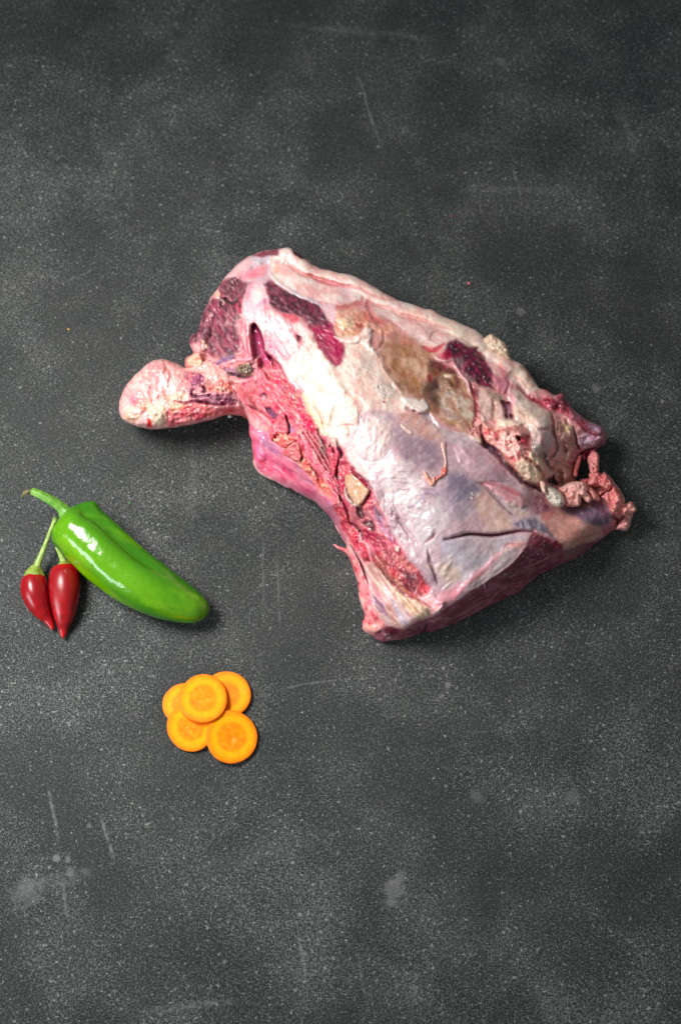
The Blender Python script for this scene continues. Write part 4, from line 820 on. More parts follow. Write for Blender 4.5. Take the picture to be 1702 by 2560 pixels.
# shank end with its knuckle
def zsh(u, v):
    return float(np.interp(u, [300, 400, 500, 570, 600, 640], [0.019, 0.021, 0.023, 0.023, 0.018, 0.008]))
def p_shank(k):
    k.P(A(60,600, 200,380, 400,180, 560,150, 720,200, 820,300, 830,520, 760,620, 560,580, 430,640, 400,900, 200,900, 60,800), (242, 186, 182), 10, .95)
    k.P(A(250,330, 360,240, 430,300, 400,420, 280,440, 180,500), (248, 208, 196), 11, .6); k.P(A(450,370, 560,340, 620,420, 560,490, 470,470), (248, 214, 214), 8, .8)
    k.N(A(60,600, 200,380, 400,180, 560,150, 720,200, 830,520, 430,640), (232, 138, 142), 10, .57, .09, .6, 60, 1.4, .9, 3)
    for q in (A(400,200, 420,300, 410,400), A(560,180, 600,260, 560,330), A(620,240, 640,330, 620,420), A(440,450, 420,540, 440,620)): k.S(q, 4, (230, 150, 150), .6, 4, -1.5)
    k.P(A(640,280, 720,300, 760,400, 740,540, 640,520), (244, 196, 190), 8, .7); k.S(A(650,430, 690,470, 690,520), 8, (252, 220, 210), .8, 5, 1.5); k.S(A(560,360, 590,420, 610,470), 7, (252, 226, 220), .8, 5, 1.5)
    k.P(A(190,580, 240,570, 300,630, 260,680, 200,650), (226, 110, 132), 8, .8)
    k.P(A(280,640, 400,600, 420,720, 360,760, 290,700), (238, 158, 132), 12, .65)
    k.P(A(110,690, 260,690, 300,760, 240,850, 130,830), (246, 206, 184), 9, .7, gl=.08); k.S(A(130,790, 200,830, 270,830, 310,790), 4, (222, 166, 130), .5, 5, -1.0)
    k.P(A(100,670, 320,660, 380,740, 260,760, 120,720), None, 8, 1, gl=.06)
    k.P(A(410,670, 540,650, 610,730, 610,840, 520,890, 420,830), (244, 216, 192), 9, .95); k.bulge(A(410,670, 540,650, 610,730, 610,840, 520,890, 420,830), 3.5, 26)
    k.P(A(370,820, 420,830, 430,910, 375,915), (206, 36, 46), 3, .9); k.P(A(610,700, 660,730, 640,860, 600,860), (212, 60, 76), 7, .8)
    k.P(A(560,560, 800,540, 900,620, 720,640, 600,620), (240, 196, 170), 7, .8)
    low_ = A(640,700, 760,660, 900,640, 1100,650, 1320,640, 1470,680, 1480,800, 1270,770, 1000,850, 760,900, 620,900)
    k.P(low_, (222, 112, 122), 16, .95, warp=9); k.N(low_, (238, 150, 146), 9, .54, .09, .7, -5, 2.5, 1.0, 13); k.N(low_, (190, 50, 78), 9, .59, .08, .7, -5, 2.5, .6, 23)
    k.P(A(620,660, 760,640, 800,680, 700,740, 640,720), (240, 176, 140), 7, .8); k.P(A(920,750, 960,760, 940,820, 910,800), (176, 40, 74), 5, .7)
    k.S(A(700,900, 850,860, 1000,830, 1200,770), 4, (240, 170, 170), .7, 4)
    k.S(A(1100,690, 1250,670, 1370,660), 4, (244, 180, 184), .8, 3, 1.2)
    kn_ = A(790,330, 900,290, 1000,330, 1000,440, 1100,440, 1200,400, 1350,430, 1400,640, 1200,650, 1000,640, 860,630, 830,520)
    k.P(kn_, (188, 104, 122), 6, .95); k.N(kn_, (132, 66, 92), 8, .54, .08, .8, 10, 1.8, 2.4, 33); k.N(kn_, (236, 160, 156), 7, .58, .08, .8, 10, 1.6, 1.0, 43)
    k.P(A(860,360, 960,340, 990,420, 920,470, 860,440), (156, 82, 118), 5, .85); k.bulge(A(860,340, 960,320, 1000,420, 920,480, 850,440), 3, 18)
    k.P(A(1010,470, 1160,400, 1330,440, 1320,530, 1020,530), (236, 146, 134), 5, .85); k.P(A(1150,480, 1240,480, 1250,520, 1180,520), (242, 210, 180), 3, .9, dh=1.5)
    k.P(A(1000,560, 1200,560, 1340,560, 1330,640, 1180,650, 1060,630), (150, 92, 116), 5, .9); k.P(A(1160,600, 1240,590, 1220,650, 1160,650), (124, 24, 56), 4, .85)
    k.S(A(850,540, 960,580, 1060,560), 4, (70, 24, 44), .9, 2.5, -2.5); k.S(A(680,620, 800,640, 900,620, 1010,640, 1180,660, 1350,650), 3.5, (120, 34, 62), .85, 3, -2.4)
    k.S(A(1000,530, 1100,540, 1250,540), 4, (224, 150, 160), .8, 3, 1.2); k.S(A(990,460, 1010,510, 980,530), 4, (66, 26, 42), .85, 3, -2)
    k.S(A(840,600, 930,600, 1040,600, 1120,640), 4, (206, 140, 160), .8, 3, 1.4)
shank = S0(466,919, 445,909, 429,903, 409,898, 390,899, 376,905, 366,913, 349,927, 331,945, 317,961, 308,979, 301,998, 298,1016, 300,1034, 307,1048, 321,1058, 340,1066, 363,1071, 390,1073, 418,1071, 445,1068, 477,1062, 510,1055, 533,1048, 556,1041, 574,1037, 601,1040, 620,1046, 640,1030, 630,960, 590,915, 530,890, 490,900)
cushion('shank_bone', shank, zsh, 0.017, p_shank, (240, 186, 178), 60, 2.2, 'joint_cartilage', 1.0, 5, .30, 1.0)

def mottled(c1, c2, ang=30, amp=1.2, sd=0):
    def f(k):
        k.N(None, c1, 7, .55, .1, .7, ang, 1.5, amp, 3 + sd); k.N(None, c2, 6, .6, .08, .6, ang, 1.5, 0, 13 + sd)
    return f
# loose fat and cartilage along the right end
def zmid(dz):
    return ('mid', dz)
def zat(dz=0.0):
    return lambda u, v: zmeat(u, v) + dz
cushion('fat_flap', D(640,400, 680,345, 740,330, 800,365, 870,420, 912,490, 925,560, 945,600, 880,600, 760,540, 680,470), 0.034, 0.004, mottled((236, 212, 188), (206, 160, 140)), (226, 202, 180), 14, seed=1)
cushion('cartilage_nub', L(470,520, 560,548, 640,600, 690,680, 682,760, 585,780, 520,730, 470,640), 0.040, 0.007, mottled((216, 206, 194), (190, 176, 170)), (208, 196, 184), 22, mat='joint_cartilage', seed=2, gl=.25)
cushion('tendon_strip', L(405,480, 440,470, 470,500, 484,600, 470,620, 430,580), 0.046, 0.004, mottled((244, 216, 196), (226, 170, 156)), (238, 204, 184), 8, seed=3)
cushion('fat_lump', L(615,560, 700,510, 770,480, 900,470, 945,520, 960,590, 1008,680, 960,732, 890,670, 872,765, 810,775, 700,755, 690,640), 0.030, 0.009, mottled((244, 200, 192), (222, 142, 142)), (236, 180, 172), 13, wob=4.5, rough_h=1.8, seed=4)
cushion('fat_lump', L(940,560, 1000,545, 1060,600, 1095,690, 1030,712, 985,660), 0.027, 0.006, mottled((232, 172, 168), (196, 110, 118)), (222, 154, 150), 8, wob=4.5, rough_h=1.8, seed=6)
cushion('fat_lump', L(985,430, 1010,380, 1100,395, 1165,380, 1210,430, 1260,500, 1230,580, 1160,600, 1100,650, 1090,600, 1150,570, 1060,540, 960,510), 0.022, 0.010, mottled((242, 160, 150), (206, 80, 92), 40, 2.4), (228, 150, 148), 10, wob=4.5, rough_h=1.8, seed=7)
cushion('fat_lump', L(1230,500, 1290,540, 1340,610, 1368,720, 1340,790, 1260,830, 1180,740, 1110,660, 1160,600, 1220,570), 0.021, 0.010, mottled((244, 170, 158), (220, 72, 84), 60, 2.4), (228, 146, 146), 12, wob=4.5, rough_h=1.8, seed=8)
cushion('fat_lump', L(1190,440, 1250,490, 1320,590, 1360,670, 1330,660, 1270,570, 1210,500), 0.019, 0.005, mottled((226, 190, 180), (200, 140, 140)), (214, 166, 158), 5, wob=4.5, rough_h=1.8, seed=9)
cushion('fat_tail', L(1320,790, 1380,732, 1460,714, 1508,765, 1512,815, 1470,856, 1400,868, 1340,860), 0.018, 0.009, mottled((244, 186, 174), (214, 110, 116), 30, 1.8), (234, 158, 150), 14, wob=4.0, rough_h=1.5, seed=10)
cushion('fat_tail', L(1390,850, 1478,845, 1465,930, 1428,1015, 1390,1050, 1285,1026, 1325,960, 1360,900), 0.010, 0.006, mottled((238, 190, 182), (196, 110, 122), 60, 1.4), (224, 162, 158), 9, wob=4.0, rough_h=1.4, seed=13)
cushion('fat_lump', L(1175,735, 1260,690, 1372,720, 1390,790, 1330,850, 1260,872, 1210,820), 0.022, 0.007, mottled((246, 180, 168), (216, 80, 92), 40, 2.0), (234, 146, 140), 12, wob=4.0, rough_h=1.7, seed=28)
cushion('fat_lump', L(975,385, 1050,365, 1120,385, 1110,450, 1020,470, 975,440), 0.023, 0.006, mottled((240, 164, 156), (206, 92, 102), 40, 2.0), (230, 142, 138), 9, wob=4.0, rough_h=1.7, seed=29)
cushion('fat_flap', L(975,400, 1100,375, 1180,380, 1260,480, 1350,600, 1385,730, 1310,860, 1210,830, 1130,720, 1085,610, 1010,530), 0.0175, 0.007, mottled((244, 188, 178), (216, 104, 112), 45, 1.6), (234, 158, 152), 16, wob=5.0, rough_h=1.4, seed=31)
cushion('fat_strand', L(955,220, 990,150, 1020,128, 1080,148, 1100,240, 1092,340, 1060,390, 990,385, 965,300), 0.022, 0.007, mottled((242, 176, 170), (206, 104, 114), 80, 2.2), (230, 150, 148), 9, wob=4.5, rough_h=1.8, seed=11)
cushion('fat_strand', L(820,220, 850,180, 888,165, 882,250, 850,340, 836,425, 795,400, 800,300), 0.020, 0.005, mottled((236, 150, 140), (196, 84, 92)), (216, 122, 118), 5, wob=4.5, rough_h=1.8, seed=12)
cushion('fat_strand', L(880,450, 960,440, 1000,470, 960,510, 900,490), 0.020, 0.004, mottled((214, 110, 112), (150, 50, 62)), (196, 96, 100), 5, wob=4.5, rough_h=1.8, seed=14)
cushion('fat_strand', L(890,130, 980,90, 1080,80, 1060,140, 980,170, 940,230, 900,250), 0.016, 0.005, mottled((150, 60, 78), (80, 18, 38)), (118, 40, 60), 5, wob=4.5, rough_h=1.8, seed=19, mat='dark_muscle')
# chip of bone lying in the groove, crumbs along its side
def p_chip(k):
    k.N(None, (210, 176, 152), 9, .54, .1, .7, 55, 2, .8, 7); k.N(None, (196, 148, 112), 8, .6, .08, .6, 55, 2, 0, 17)
cushion('bone_chip', H(1140,570, 1205,538, 1290,600, 1360,670, 1405,715, 1390,780, 1340,850, 1290,895, 1255,880, 1180,780, 1150,690), zmid(.0012), 0.0022, p_chip, (198, 158, 134), 9, mat='bone', seed=15, rough_h=.4)
cushion('bone_crumbs', H(1130,690, 1160,700, 1180,780, 1240,850, 1280,890, 1250,900, 1180,850, 1140,790), zmid(.0010), 0.0022, mottled((226, 200, 196), (140, 70, 80), 50, 3.0), (214, 184, 180), 5, mat='bone', seed=16, rough_h=2)
# torn pieces standing up from the groove
cushion('torn_shred', E(395,840, 440,790, 555,672, 590,740, 612,800, 615,870, 570,900, 480,900, 440,970, 410,930), zmid(.0006), 0.0024, mottled((238, 138, 142), (190, 58, 84), 60, 2.0), (218, 104, 118), 14, seed=17, mat='muscle_body')
cushion('torn_shred', E(550,1100, 640,1000, 690,975, 740,1060, 750,1160, 700,1200, 620,1150), zmid(.0006), 0.0024, mottled((238, 156, 150), (190, 84, 92), 30, 2.0), (216, 120, 124), 12, seed=18, mat='muscle_body')
cushion('torn_shred', H(950,290, 990,250, 1020,320, 1080,300, 1070,380, 1050,460, 1035,550, 1000,545, 985,450), zmid(.0006), 0.0024, mottled((240, 130, 136), (186, 48, 78), 80, 2.0), (222, 88, 108), 9, seed=20, mat='muscle_body')
cushion('torn_shred', E(480,980, 540,970, 640,960, 690,960, 650,1000, 590,1040, 540,1030), zmid(.0006), 0.0024, mottled((238, 130, 120), (186, 50, 62), 20, 2.4), (220, 94, 96), 8, seed=21, mat='muscle_body')
# shreds on the silverskin
cushion('tissue_shred', J(785,118, 845,112, 850,180, 848,260, 858,340, 850,390, 825,385, 830,300, 805,210), zat(0.0004), 0.0013, mottled((244, 206, 196), (222, 164, 156)), (234, 190, 180), 6, seed=22, wob=1.0)
cushion('tissue_shred', J(825,380, 858,385, 850,450, 810,490, 760,520, 730,560, 715,540, 740,490, 790,460, 800,410), zat(0.0003), 0.0010, mottled((228, 142, 128), (190, 84, 82)), (216, 124, 114), 4, seed=23, wob=1.2)
cushion('tissue_shred', J(600,425, 640,450, 690,520, 705,480, 725,490, 730,545, 695,590, 660,560, 625,500), zat(0.0006), 0.0013, mottled((246, 186, 160), (220, 132, 120)), (238, 168, 148), 5, seed=24, wob=1.0)
cushion('tissue_shred', F(700,690, 740,710, 800,760, 835,790, 815,815, 760,780, 710,730), zat(0.0002), 0.0007, None, (236, 196, 184), 5, seed=25, wob=1.0)
# sliver at the near left edge
cushion('muscle_sliver', I(50,265, 80,262, 130,290, 190,305, 235,335, 290,400, 340,500, 380,580, 400,660, 350,640, 300,560, 260,470, 220,400, 170,350, 100,310), 0.012, 0.004, mottled((244, 166, 166), (214, 92, 112), 60, 1.2), (238, 142, 148), 8, seed=26)
cushion('muscle_sliver', I(60,0, 100,60, 150,150, 200,250, 250,320, 210,280, 140,170, 80,70), 0.012, 0.0025, None, (232, 150, 152), 5, seed=27)

# ------------------------------------------------------------------ vegetables
def skin_material(name, rough=0.2, bump=0.12, sss=0.06, coat=0.3, scale=300):
    M = NT(name); a = M.n('ShaderNodeAttribute', attribute_name='tint'); tc = M.n('ShaderNodeTexCoord').outputs['Object']
    n1 = M.noise(tc, scale, 3, 0.6); n2 = M.noise(tc, 70, 3, 0.6)
    hsv = M.n('ShaderNodeHueSaturation'); M.l(a.outputs['Color'], hsv.inputs['Color']); M.l(M.ramp(n1, 0.3, 0.7, 0.94, 1.05), hsv.inputs['Value'])
    M.l(hsv.outputs[0], M.b.inputs['Base Color']); M.l(M.ramp(n2, 0.3, 0.7, rough * 0.85, rough * 1.25), M.b.inputs['Roughness'])
    M.b.inputs['Subsurface Weight'].default_value = sss; M.b.inputs['Subsurface Radius'].default_value = (1, 0.8, 0.3); M.b.inputs['Subsurface Scale'].default_value = 0.002
    M.b.inputs['Coat Weight'].default_value = coat; M.b.inputs['Coat Roughness'].default_value = 0.1
    bm = M.n('ShaderNodeBump'); bm.inputs['Strength'].default_value = bump; bm.inputs['Distance'].default_value = 0.0009
    M.l(M.math('ADD', n2, M.math('MULTIPLY', n1, 0.05)), bm.inputs['Height']); M.l(bm.outputs[0], M.b.inputs['Normal'])
    return M.m
GREEN, RED, STEM = skin_material('green_pepper_skin', 0.15, 1.0, 0.03, 0.1), skin_material('red_pepper_skin', 0.27, 0.3, 0.04, 0.0), skin_material('green_stem', 0.42, 0.4, 0.05, 0.0, 900)
Z_ = crop(20, 1190, 540 / 1568)

def tube(name, pts, rad, mat, parent, colf, seg=32, per=6, shape=None, cap=True, flat=1.0):
    """rounded sweep along 3-D points; shape(t, theta) scales the radius, theta = 0 points up"""
    sp = np.array(catmull(np.column_stack([pts, rad]), False, per)); p = sp[:, :3]; r = np.maximum(sp[:, 3], 1e-5); n = len(p)
    al = np.concatenate([[0], np.cumsum(np.linalg.norm(np.diff(p, axis=0), axis=1))]); al /= al[-1]
    T = np.gradient(p, axis=0); T /= np.linalg.norm(T, axis=1, keepdims=True)
    up = np.array([0, 0, 1.0]); sd = np.cross(T, up); sd /= np.linalg.norm(sd, axis=1, keepdims=True) + 1e-9; nu = np.cross(sd, T)
    th = np.arange(seg) / seg * 2 * math.pi; V_ = []; C_ = []
    for i in range(n):
        k = np.ones(seg) if shape is None else shape(al[i], th)
        ring = p[i] + (np.cos(th) * k * r[i] * flat)[:, None] * nu[i] + (np.sin(th) * k * r[i])[:, None] * sd[i]
        V_.append(ring); C_.append(colf(np.full(seg, al[i]), th))
    V_ = np.concatenate(V_ + [p[:1], p[-1:]]); C_ = np.concatenate(C_ + [colf(np.array([0.0]), np.array([0.0])), colf(np.array([1.0]), np.array([0.0]))])
    Fq = [(i * seg + j, i * seg + (j + 1) % seg, (i + 1) * seg + (j + 1) % seg, (i + 1) * seg + j) for i in range(n - 1) for j in range(seg)]
    Fq += [(n * seg, (j + 1) % seg, j) for j in range(seg)] + [(n * seg + 1, (n - 1) * seg + j, (n - 1) * seg + (j + 1) % seg) for j in range(seg)]
    V_[:, 2] = np.maximum(V_[:, 2], 0.0003)
    o = mk(name, V_, Fq, mat, None, np.clip(C_, 0.002, 0.95))
    return child(o, parent)
def spine(pix, z): return np.array([at(u, v, zz) for (u, v), zz in zip(pix, z)])
Rz = 540 / 1568 * PX

# green pepper
gp = empty('green_pepper', tuple(at(290, 1410, 0))); tag(gp, 'glossy green chilli pepper with a curved stalk, larger than the two red ones', 'pepper')
gpx = Z_(428,302, 440,312, 462,334, 500,372, 560,430, 640,505, 720,580, 800,648, 870,705, 940,752, 1010,795, 1080,836, 1150,874, 1220,906, 1290,934, 1350,952, 1400,962, 1432,965, 1450,966, 1456,966)
gr = np.array([70, 140, 176, 198, 208, 213, 213, 209, 205, 200, 193, 183, 170, 154, 136, 118, 92, 64, 33, 5]) * Rz
gz = np.sqrt((gr * 0.86) ** 2 + 0.0085 ** 2); gz[:5] = gz[5]
def gshape(t, th):
    w = smooth(np.array(t), 0.02, 0.10)
    a = lambda c, s: np.exp(-((np.angle(np.exp(1j * (th - c)))) / s) ** 2)
    env = smooth(np.array(t), 0.0, 0.12) * (1 - smooth(np.array(t), 0.52, 0.78))
    k = 1 - 0.115 * env * a(-0.62, 0.24) + 0.03 * env * a(-1.15, 0.35) - 0.045 * env * a(1.25, 0.3) + 0.03 * a(0.5, 0.4) * env
    k = k - 0.10 * a(-0.55, 0.25) * np.exp(-((t - 0.10) / 0.05) ** 2) + 0.10 * a(-1.35, 0.35) * np.exp(-((t - 0.05) / 0.05) ** 2)
    k = k + 0.012 * np.sin(3 * th + 9 * t) + 0.010 * np.sin(11 * t + th) + 0.05 * (fbm(t * 6 + np.cos(th) * 1.2 + 3, np.sin(th) * 1.2 + 8 + t * 2, 21, 3) - .5)
    k = k + 0.07 * np.exp(-((t - 0.045) / 0.05) ** 2) * (a(-1.45, 0.5) + 0.8 * a(1.5, 0.5)) - 0.05 * np.exp(-((t - 0.03) / 0.03) ** 2) * a(0.1, 0.35)
    return k
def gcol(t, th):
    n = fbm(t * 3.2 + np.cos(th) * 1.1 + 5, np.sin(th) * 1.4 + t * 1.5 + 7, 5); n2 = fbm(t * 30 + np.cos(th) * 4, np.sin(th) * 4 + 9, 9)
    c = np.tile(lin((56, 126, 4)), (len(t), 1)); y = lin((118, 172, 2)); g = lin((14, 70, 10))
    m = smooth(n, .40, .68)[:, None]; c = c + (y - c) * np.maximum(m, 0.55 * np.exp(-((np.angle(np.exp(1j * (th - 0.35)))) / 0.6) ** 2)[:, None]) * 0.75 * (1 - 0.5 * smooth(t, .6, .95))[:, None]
    e = (np.exp(-((np.angle(np.exp(1j * (th + 0.62)))) / 0.34) ** 2) * (1 - smooth(t, .6, .85)))[:, None]; c = c + (g - c) * e * 0.25  # groove shade put into the colour as darker green
    c = c + (g - c) * (smooth(np.abs(th - math.pi), 1.9, 1.0) * 0.55)[:, None]  # shading painted in: skin darkens down the sides to the underside
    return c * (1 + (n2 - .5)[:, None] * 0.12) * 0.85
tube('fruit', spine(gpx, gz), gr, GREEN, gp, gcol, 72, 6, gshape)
def scol(c0, c1, tip=None):
    def f(t, th):
        n = fbm(t * 14, th * 2.2, 3); c = lin(c0) + (lin(c1) - lin(c0)) * smooth(n, .35, .65)[:, None]
        if tip is not None: c = c + (lin(tip) - c) * smooth(t, .93, .985)[:, None]
        return c * 0.85
    return f
zc_ = float(gz[3])
tube('calyx', spine(Z_(456,318, 438,304, 424,292, 412,282, 404,274), [zc_, zc_ + .0005, zc_ + .001, zc_ + .0012, zc_ + .0015]), np.array([90, 100, 88, 62, 34]) * Rz, STEM, gp, scol((70, 122, 34), (108, 156, 54)), 40, 4, lambda t, th: 1 + 0.10 * np.sin(6 * th + 1) + 0.05 * np.sin(11 * th))
stm = tube('stalk', spine(Z_(432,290, 415,262, 395,236, 360,206, 310,176, 260,148, 215,126, 180,112, 165,110), [zc_, zc_ + .001, zc_ + .002, zc_ + .0035, zc_ + .005, zc_ + .006, zc_ + .0065, zc_ + .0065, zc_ + .0062]), np.array([62, 52, 42, 37, 34, 31, 29, 26, 20]) * Rz, STEM, gp, scol((88, 146, 44), (118, 168, 62), (70, 50, 30)), 28, 6, lambda t, th: 1 + 0.06 * np.sin(5 * th + 2 * t))
tp = tube('stalk_tip', spine(Z_(172,112, 150,116, 128,122, 112,138, 98,158), [zc_ + .0064, zc_ + .0062, zc_ + .0058, zc_ + .005, zc_ + .004]), np.array([18, 17, 12, 9, 4]) * Rz, STEM, gp, scol((84, 60, 38), (150, 160, 90)), 14, 5, lambda t, th: 1 + 0.25 * np.sin(3 * th + 9 * t))
tp.parent = stm; tp.matrix_parent_inverse = Matrix.Identity(4)

# two red chillies
def red_pepper(label, body, br, cal, cr_, stalk, sr, sz, base_uv, lean):
    e = empty('red_chilli', tuple(at(*base_uv, 0))); tag(e, label, 'pepper', 'red chillies beside the green pepper')
    r = np.array(br) * Rz; z = np.maximum(r * 0.97, 0.0035); z[:3] = z[3]
    def rc(t, th):
        n = fbm(t * 6, np.cos(th) + 3, 4); c = lin((174, 4, 14)) + (lin((140, 4, 18)) - lin((174, 4, 14))) * smooth(n, .35, .65)[:, None]
        return c * 0.9
    tube('fruit', spine(body, z), r, RED, e, rc, 48, 6, lambda t, th: 1 + 0.012 * np.sin(2 * th + 5 * t) + 0.012 * np.sin(5 * th + 3 * t + lean))
    zt = float(z[2])
    tube('calyx', spine(cal, np.linspace(zt, zt + .001, len(cal))), np.array(cr_) * Rz, STEM, e, scol((110, 140, 40), (160, 176, 76)), 28, 5, lambda t, th: 1 + 0.07 * np.sin(5 * th))
    tube('stalk', spine(stalk, sz), np.array(sr) * Rz, STEM, e, scol((120, 156, 60), (168, 186, 104), (90, 110, 50)), 18, 6)
    return e
red_pepper('small red chilli with a long green stalk, left of the other red one',
           Z_(198,716, 197,726, 196,745, 194,790, 200,850, 222,920, 255,985, 290,1035, 315,1080, 326,1108, 328,1117), [44, 66, 84, 97, 97, 84, 62, 40, 24, 13, 4],
           Z_(196,735, 200,705, 206,675, 212,655), [74, 66, 46, 32], Z_(208,675, 222,630, 250,560, 285,470, 315,390, 340,330, 352,296), [30, 26, 20, 16, 15, 16, 20], [.0085, .0095, .0105, .012, .0135, .015, .016], (90, 1500), 0)
red_pepper('small red chilli with a short stalk tucked against the green pepper',
           Z_(412,648, 412,654, 413,668, 414,710, 414,790, 412,880, 410,960, 408,1040, 405,1110, 404,1155, 403,1178), [40, 64, 84, 104, 113, 106, 90, 66, 38, 20, 6],
           Z_(412,662, 410,645, 408,628, 404,612), [56, 50, 36, 24], Z_(407,630, 396,600, 380,565, 366,535, 356,515), [26, 20, 16, 14, 14], [.0100, .0098, .009, .008, .007], (162, 1510), 2)

# carrot slices
CAR = skin_material('carrot_flesh', 0.5, 0.5, 0.15, 0.0, 700); CAR.node_tree.nodes['Principled BSDF'].inputs['Specular IOR Level'].default_value = 0.12
Qc = 300 / 1568; HS = 0.0027
def carrot(label, cx, cy, Rp, p3, seed):
    mm = Qc * PX
    q = np.array([(x * mm, -y * mm, z * 0.00086) for x, y, z in p3]); nrm = np.cross(q[1] - q[0], q[2] - q[0]); nrm /= np.linalg.norm(nrm); nrm *= np.sign(nrm[2])
    a = -nrm[0] / nrm[2]; b = -nrm[1] / nrm[2]; zc = q[0, 2] + a * (cx * mm - q[0, 0]) + b * (-cy * mm - q[0, 1])
    w = at(380 + cx * Qc, 1650 + cy * Qc, zc + HS * 0.8); w[2] = zc
    e = empty('carrot_slice', tuple(w)); tag(e, label, 'carrot slice', 'sliced carrot rounds in a little pile')
    e.rotation_euler = Vector((0, 0, 1)).rotation_difference(Vector(nrm)).to_euler()
    R = Rp * mm * 0.972; seg = 96; th = np.arange(seg) / seg * 2 * math.pi
    rg = np.random.default_rng(seed); wob = 1 + 0.020 * np.sin(2 * th + seed) + 0.012 * np.sin(3 * th + 2 * seed) + 0.02 * (vnoise(np.cos(th) * 2.5 + 9, np.sin(th) * 2.5 + 9, seed + 2) - .5) + 0.006 * (vnoise(th * 6, th * 0 + seed, seed) - .5)
    rc = 0.50 + 0.02 * np.sin(4 * th + seed) + 0.02 * (vnoise(np.cos(th) * 3 + 9, np.sin(th) * 3 + 9, seed) - .5)
    def colr(r, t):
        x, y = r * np.cos(t), r * np.sin(t); n = fbm(x * 9 + 20, y * 9 + 20, seed, 3); st = fbm(r * 2.2, np.cos(t) * 7 + np.sin(t) * 5 + 30, seed + 3, 3)
        c = np.tile(lin((255, 136, 0)), (len(r), 1))
        ring = np.exp(-((r - 0.68) / 0.13) ** 2)[:, None]; c = c + (lin((255, 170, 0)) - c) * ring
        core = (1 - smooth(r, .44, .54))[:, None]; cc = lin((255, 130, 0)) + (lin((255, 148, 8)) - lin((255, 130, 0))) * (0.6 * smooth(n, .35, .70) + 0.3 * smooth(st, .35, .8) * smooth(r, .08, .3))[:, None]
        c = c + (cc - c) * core; c = c + (lin((250, 176, 74)) - c) * (smooth(fbm(x * 6 + 5, y * 6 + 5, seed + 9, 3), .52, .75) * (1 - smooth(r, .1, .36)) * .7)[:, None]
        edge = smooth(r, .90, 1.0)[:, None]; c = c + (lin((240, 120, 20)) - c) * edge
        c = c + (lin((236, 116, 8)) - c) * (np.exp(-((r - 0.50) / 0.035) ** 2) * .35)[:, None]
        return np.clip(c * (0.92 + 0.28 * (n - .5))[:, None] * (1 + .05 * (st - .5) * smooth(r, .1, .4))[:, None], 0.003, .92)
    V_ = []; C_ = []; prof = [(None, 1.0, 0), (.62, 1, 0), (.75, 1, 0), (.88, 1, 0), (.965, 1, 0), (.992, .93, 0), (1.0, .75, 0), (1.0, .45, 0), (1.0, .2, 0), (.985, .03, 0), (.95, 0, 0)]
    for (rr, zz, _) in prof:
        r_ = rc if rr is None else np.full(seg, rr)
        gz_ = HS * zz + (0.00025 * (fbm(r_ * np.cos(th) * 5 + 3, r_ * np.sin(th) * 5 + 3, seed) - .5) if zz == 1 else 0)
        V_.append(np.stack([r_ * wob * R * np.cos(th), r_ * wob * R * np.sin(th), gz_ + 0 * th], 1)); C_.append(colr(r_, th))
    n = len(prof); Fq = [(i * seg + j, (i + 1) * seg + j, (i + 1) * seg + (j + 1) % seg, i * seg + (j + 1) % seg) for i in range(n - 1) for j in range(seg)]
    Vv = np.concatenate(V_ + [np.zeros((1, 3))]); Cv = np.concatenate(C_ + [C_[0][:1]]); Fq += [(n * seg, (n - 1) * seg + (j + 1) % seg, (n - 1) * seg + j) for j in range(seg)]
    mk('flesh', Vv, Fq, CAR, e, Cv)
    V_ = []; C_ = []; rs_ = [1, .86, .7, .55, .4, .28, .16, .06]
    for k in rs_:
        r_ = rc * k; V_.append(np.stack([r_ * wob * R * np.cos(th), r_ * wob * R * np.sin(th), HS + 0.00025 * (fbm(r_ * np.cos(th) * 5 + 3, r_ * np.sin(th) * 5 + 3, seed) - .5) + (0.0002 * (fbm(r_ * np.cos(th) * 14 + 3, r_ * np.sin(th) * 14 + 3, seed + 4) - .5) * min(1, 2 * k) if k < 1 else 0)], 1)); C_.append(colr(r_, th))
    n = len(rs_); Fq = [(i * seg + j, i * seg + (j + 1) % seg, (i + 1) * seg + (j + 1) % seg, (i + 1) * seg + j) for i in range(n - 1) for j in range(seg)]
    Vv = np.concatenate(V_ + [V_[-1].mean(0, keepdims=True)]); Cv = np.concatenate(C_ + [C_[-1][:1]]); Fq += [(n * seg, (n - 1) * seg + j, (n - 1) * seg + (j + 1) % seg) for j in range(seg)]
    mk('core', Vv, Fq, CAR, e, Cv)
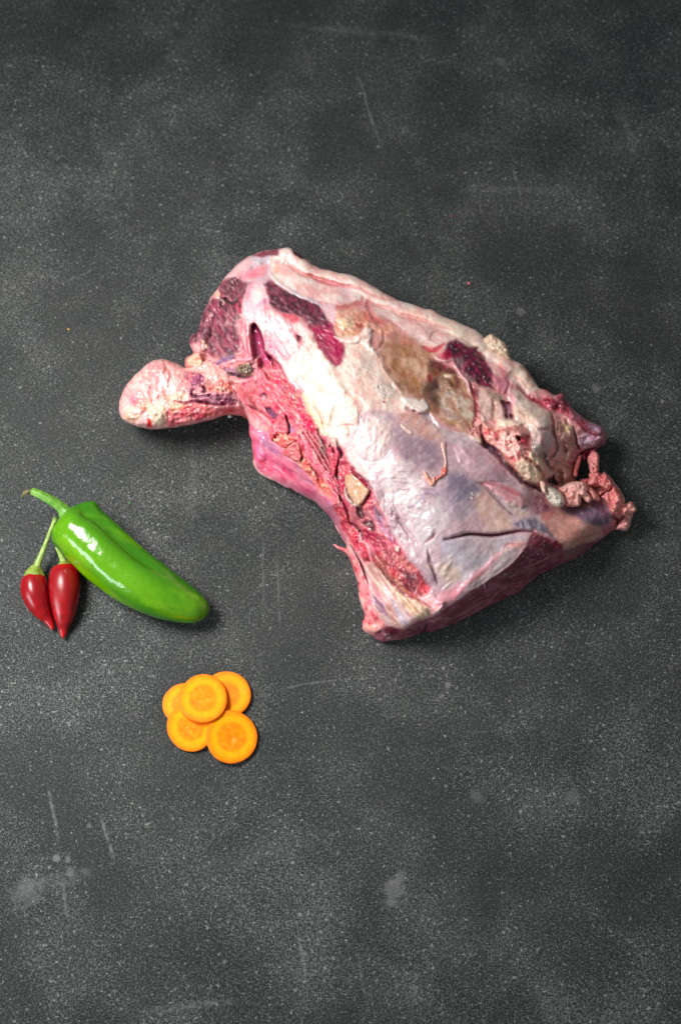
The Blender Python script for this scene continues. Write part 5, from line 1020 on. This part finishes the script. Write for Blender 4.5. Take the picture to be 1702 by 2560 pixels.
FLAT = ((0, 0, .3), (100, 0, .3), (0, 100, .3))
carrot('carrot round lying flat at the upper right of the pile', 968, 458, 314, FLAT, 1)
carrot('carrot round mostly hidden at the left of the pile', 425, 575, 276, FLAT, 2)
carrot('carrot round at the lower left, half under its neighbours', 512, 870, 306, ((400, 1175, .3), (640, 1175, .3), (470, 845, 3.6)), 3)
carrot('whole carrot round at the lower right of the pile', 1034, 1002, 332, ((1250, 1240, .3), (1010, 765, 3.7), (810, 900, 5.4)), 4)
carrot('topmost carrot round, lying on all the others', 662, 510, 318, ((500, 650, 8.2), (840, 740, 7.6), (720, 260, 4.2)), 5)

# crumbs on the table
def crumb(name, label, u, v, r, c, seed):
    rg = np.random.default_rng(seed); seg, rows = 10, 6; V_ = []
    for i in range(rows + 1):
        ph = math.pi * i / rows
        for j in range(seg):
            t = 2 * math.pi * j / seg; k = r * PX * (0.35 + 1.0 * rg.random())
            V_.append((k * math.sin(ph) * math.cos(t) * 1.3, k * math.sin(ph) * math.sin(t), r * PX * 0.3 + 0.3 * k * math.cos(ph)))
    V_ = np.array(V_); V_[:, 2] -= V_[:, 2].min() - 0.0001
    Fq = [(i * seg + j, (i + 1) * seg + j, (i + 1) * seg + (j + 1) % seg, i * seg + (j + 1) % seg) for i in range(rows) for j in range(seg)]
    o = mk(name, V_, Fq, STEM, None, np.tile(lin(c), (len(V_), 1))); o.location = tuple(at(u, v, 0)); tag(o, label, 'crumb')
crumb('yellow_crumb', 'tiny yellow crumb on the table above the red chillies', 173, 824, 3.2, (170, 135, 50), 1)
crumb('green_crumb', 'tiny green crumb on the table between green pepper and meat', 325, 1259, 3.4, (60, 110, 62), 2)
crumb('pink_crumb', 'tiny pink scrap on the table above the fat edge of the meat', 1171, 709, 3.6, (205, 115, 125), 3)
crumb('red_crumb', 'tiny red fleck on the dark table near the top right', 1129, 541, 2.6, (150, 60, 75), 4)
crumb('white_crumb', 'tiny white scrap of fat on the table below the shank', 576, 1041, 5.0, (235, 225, 222), 5)
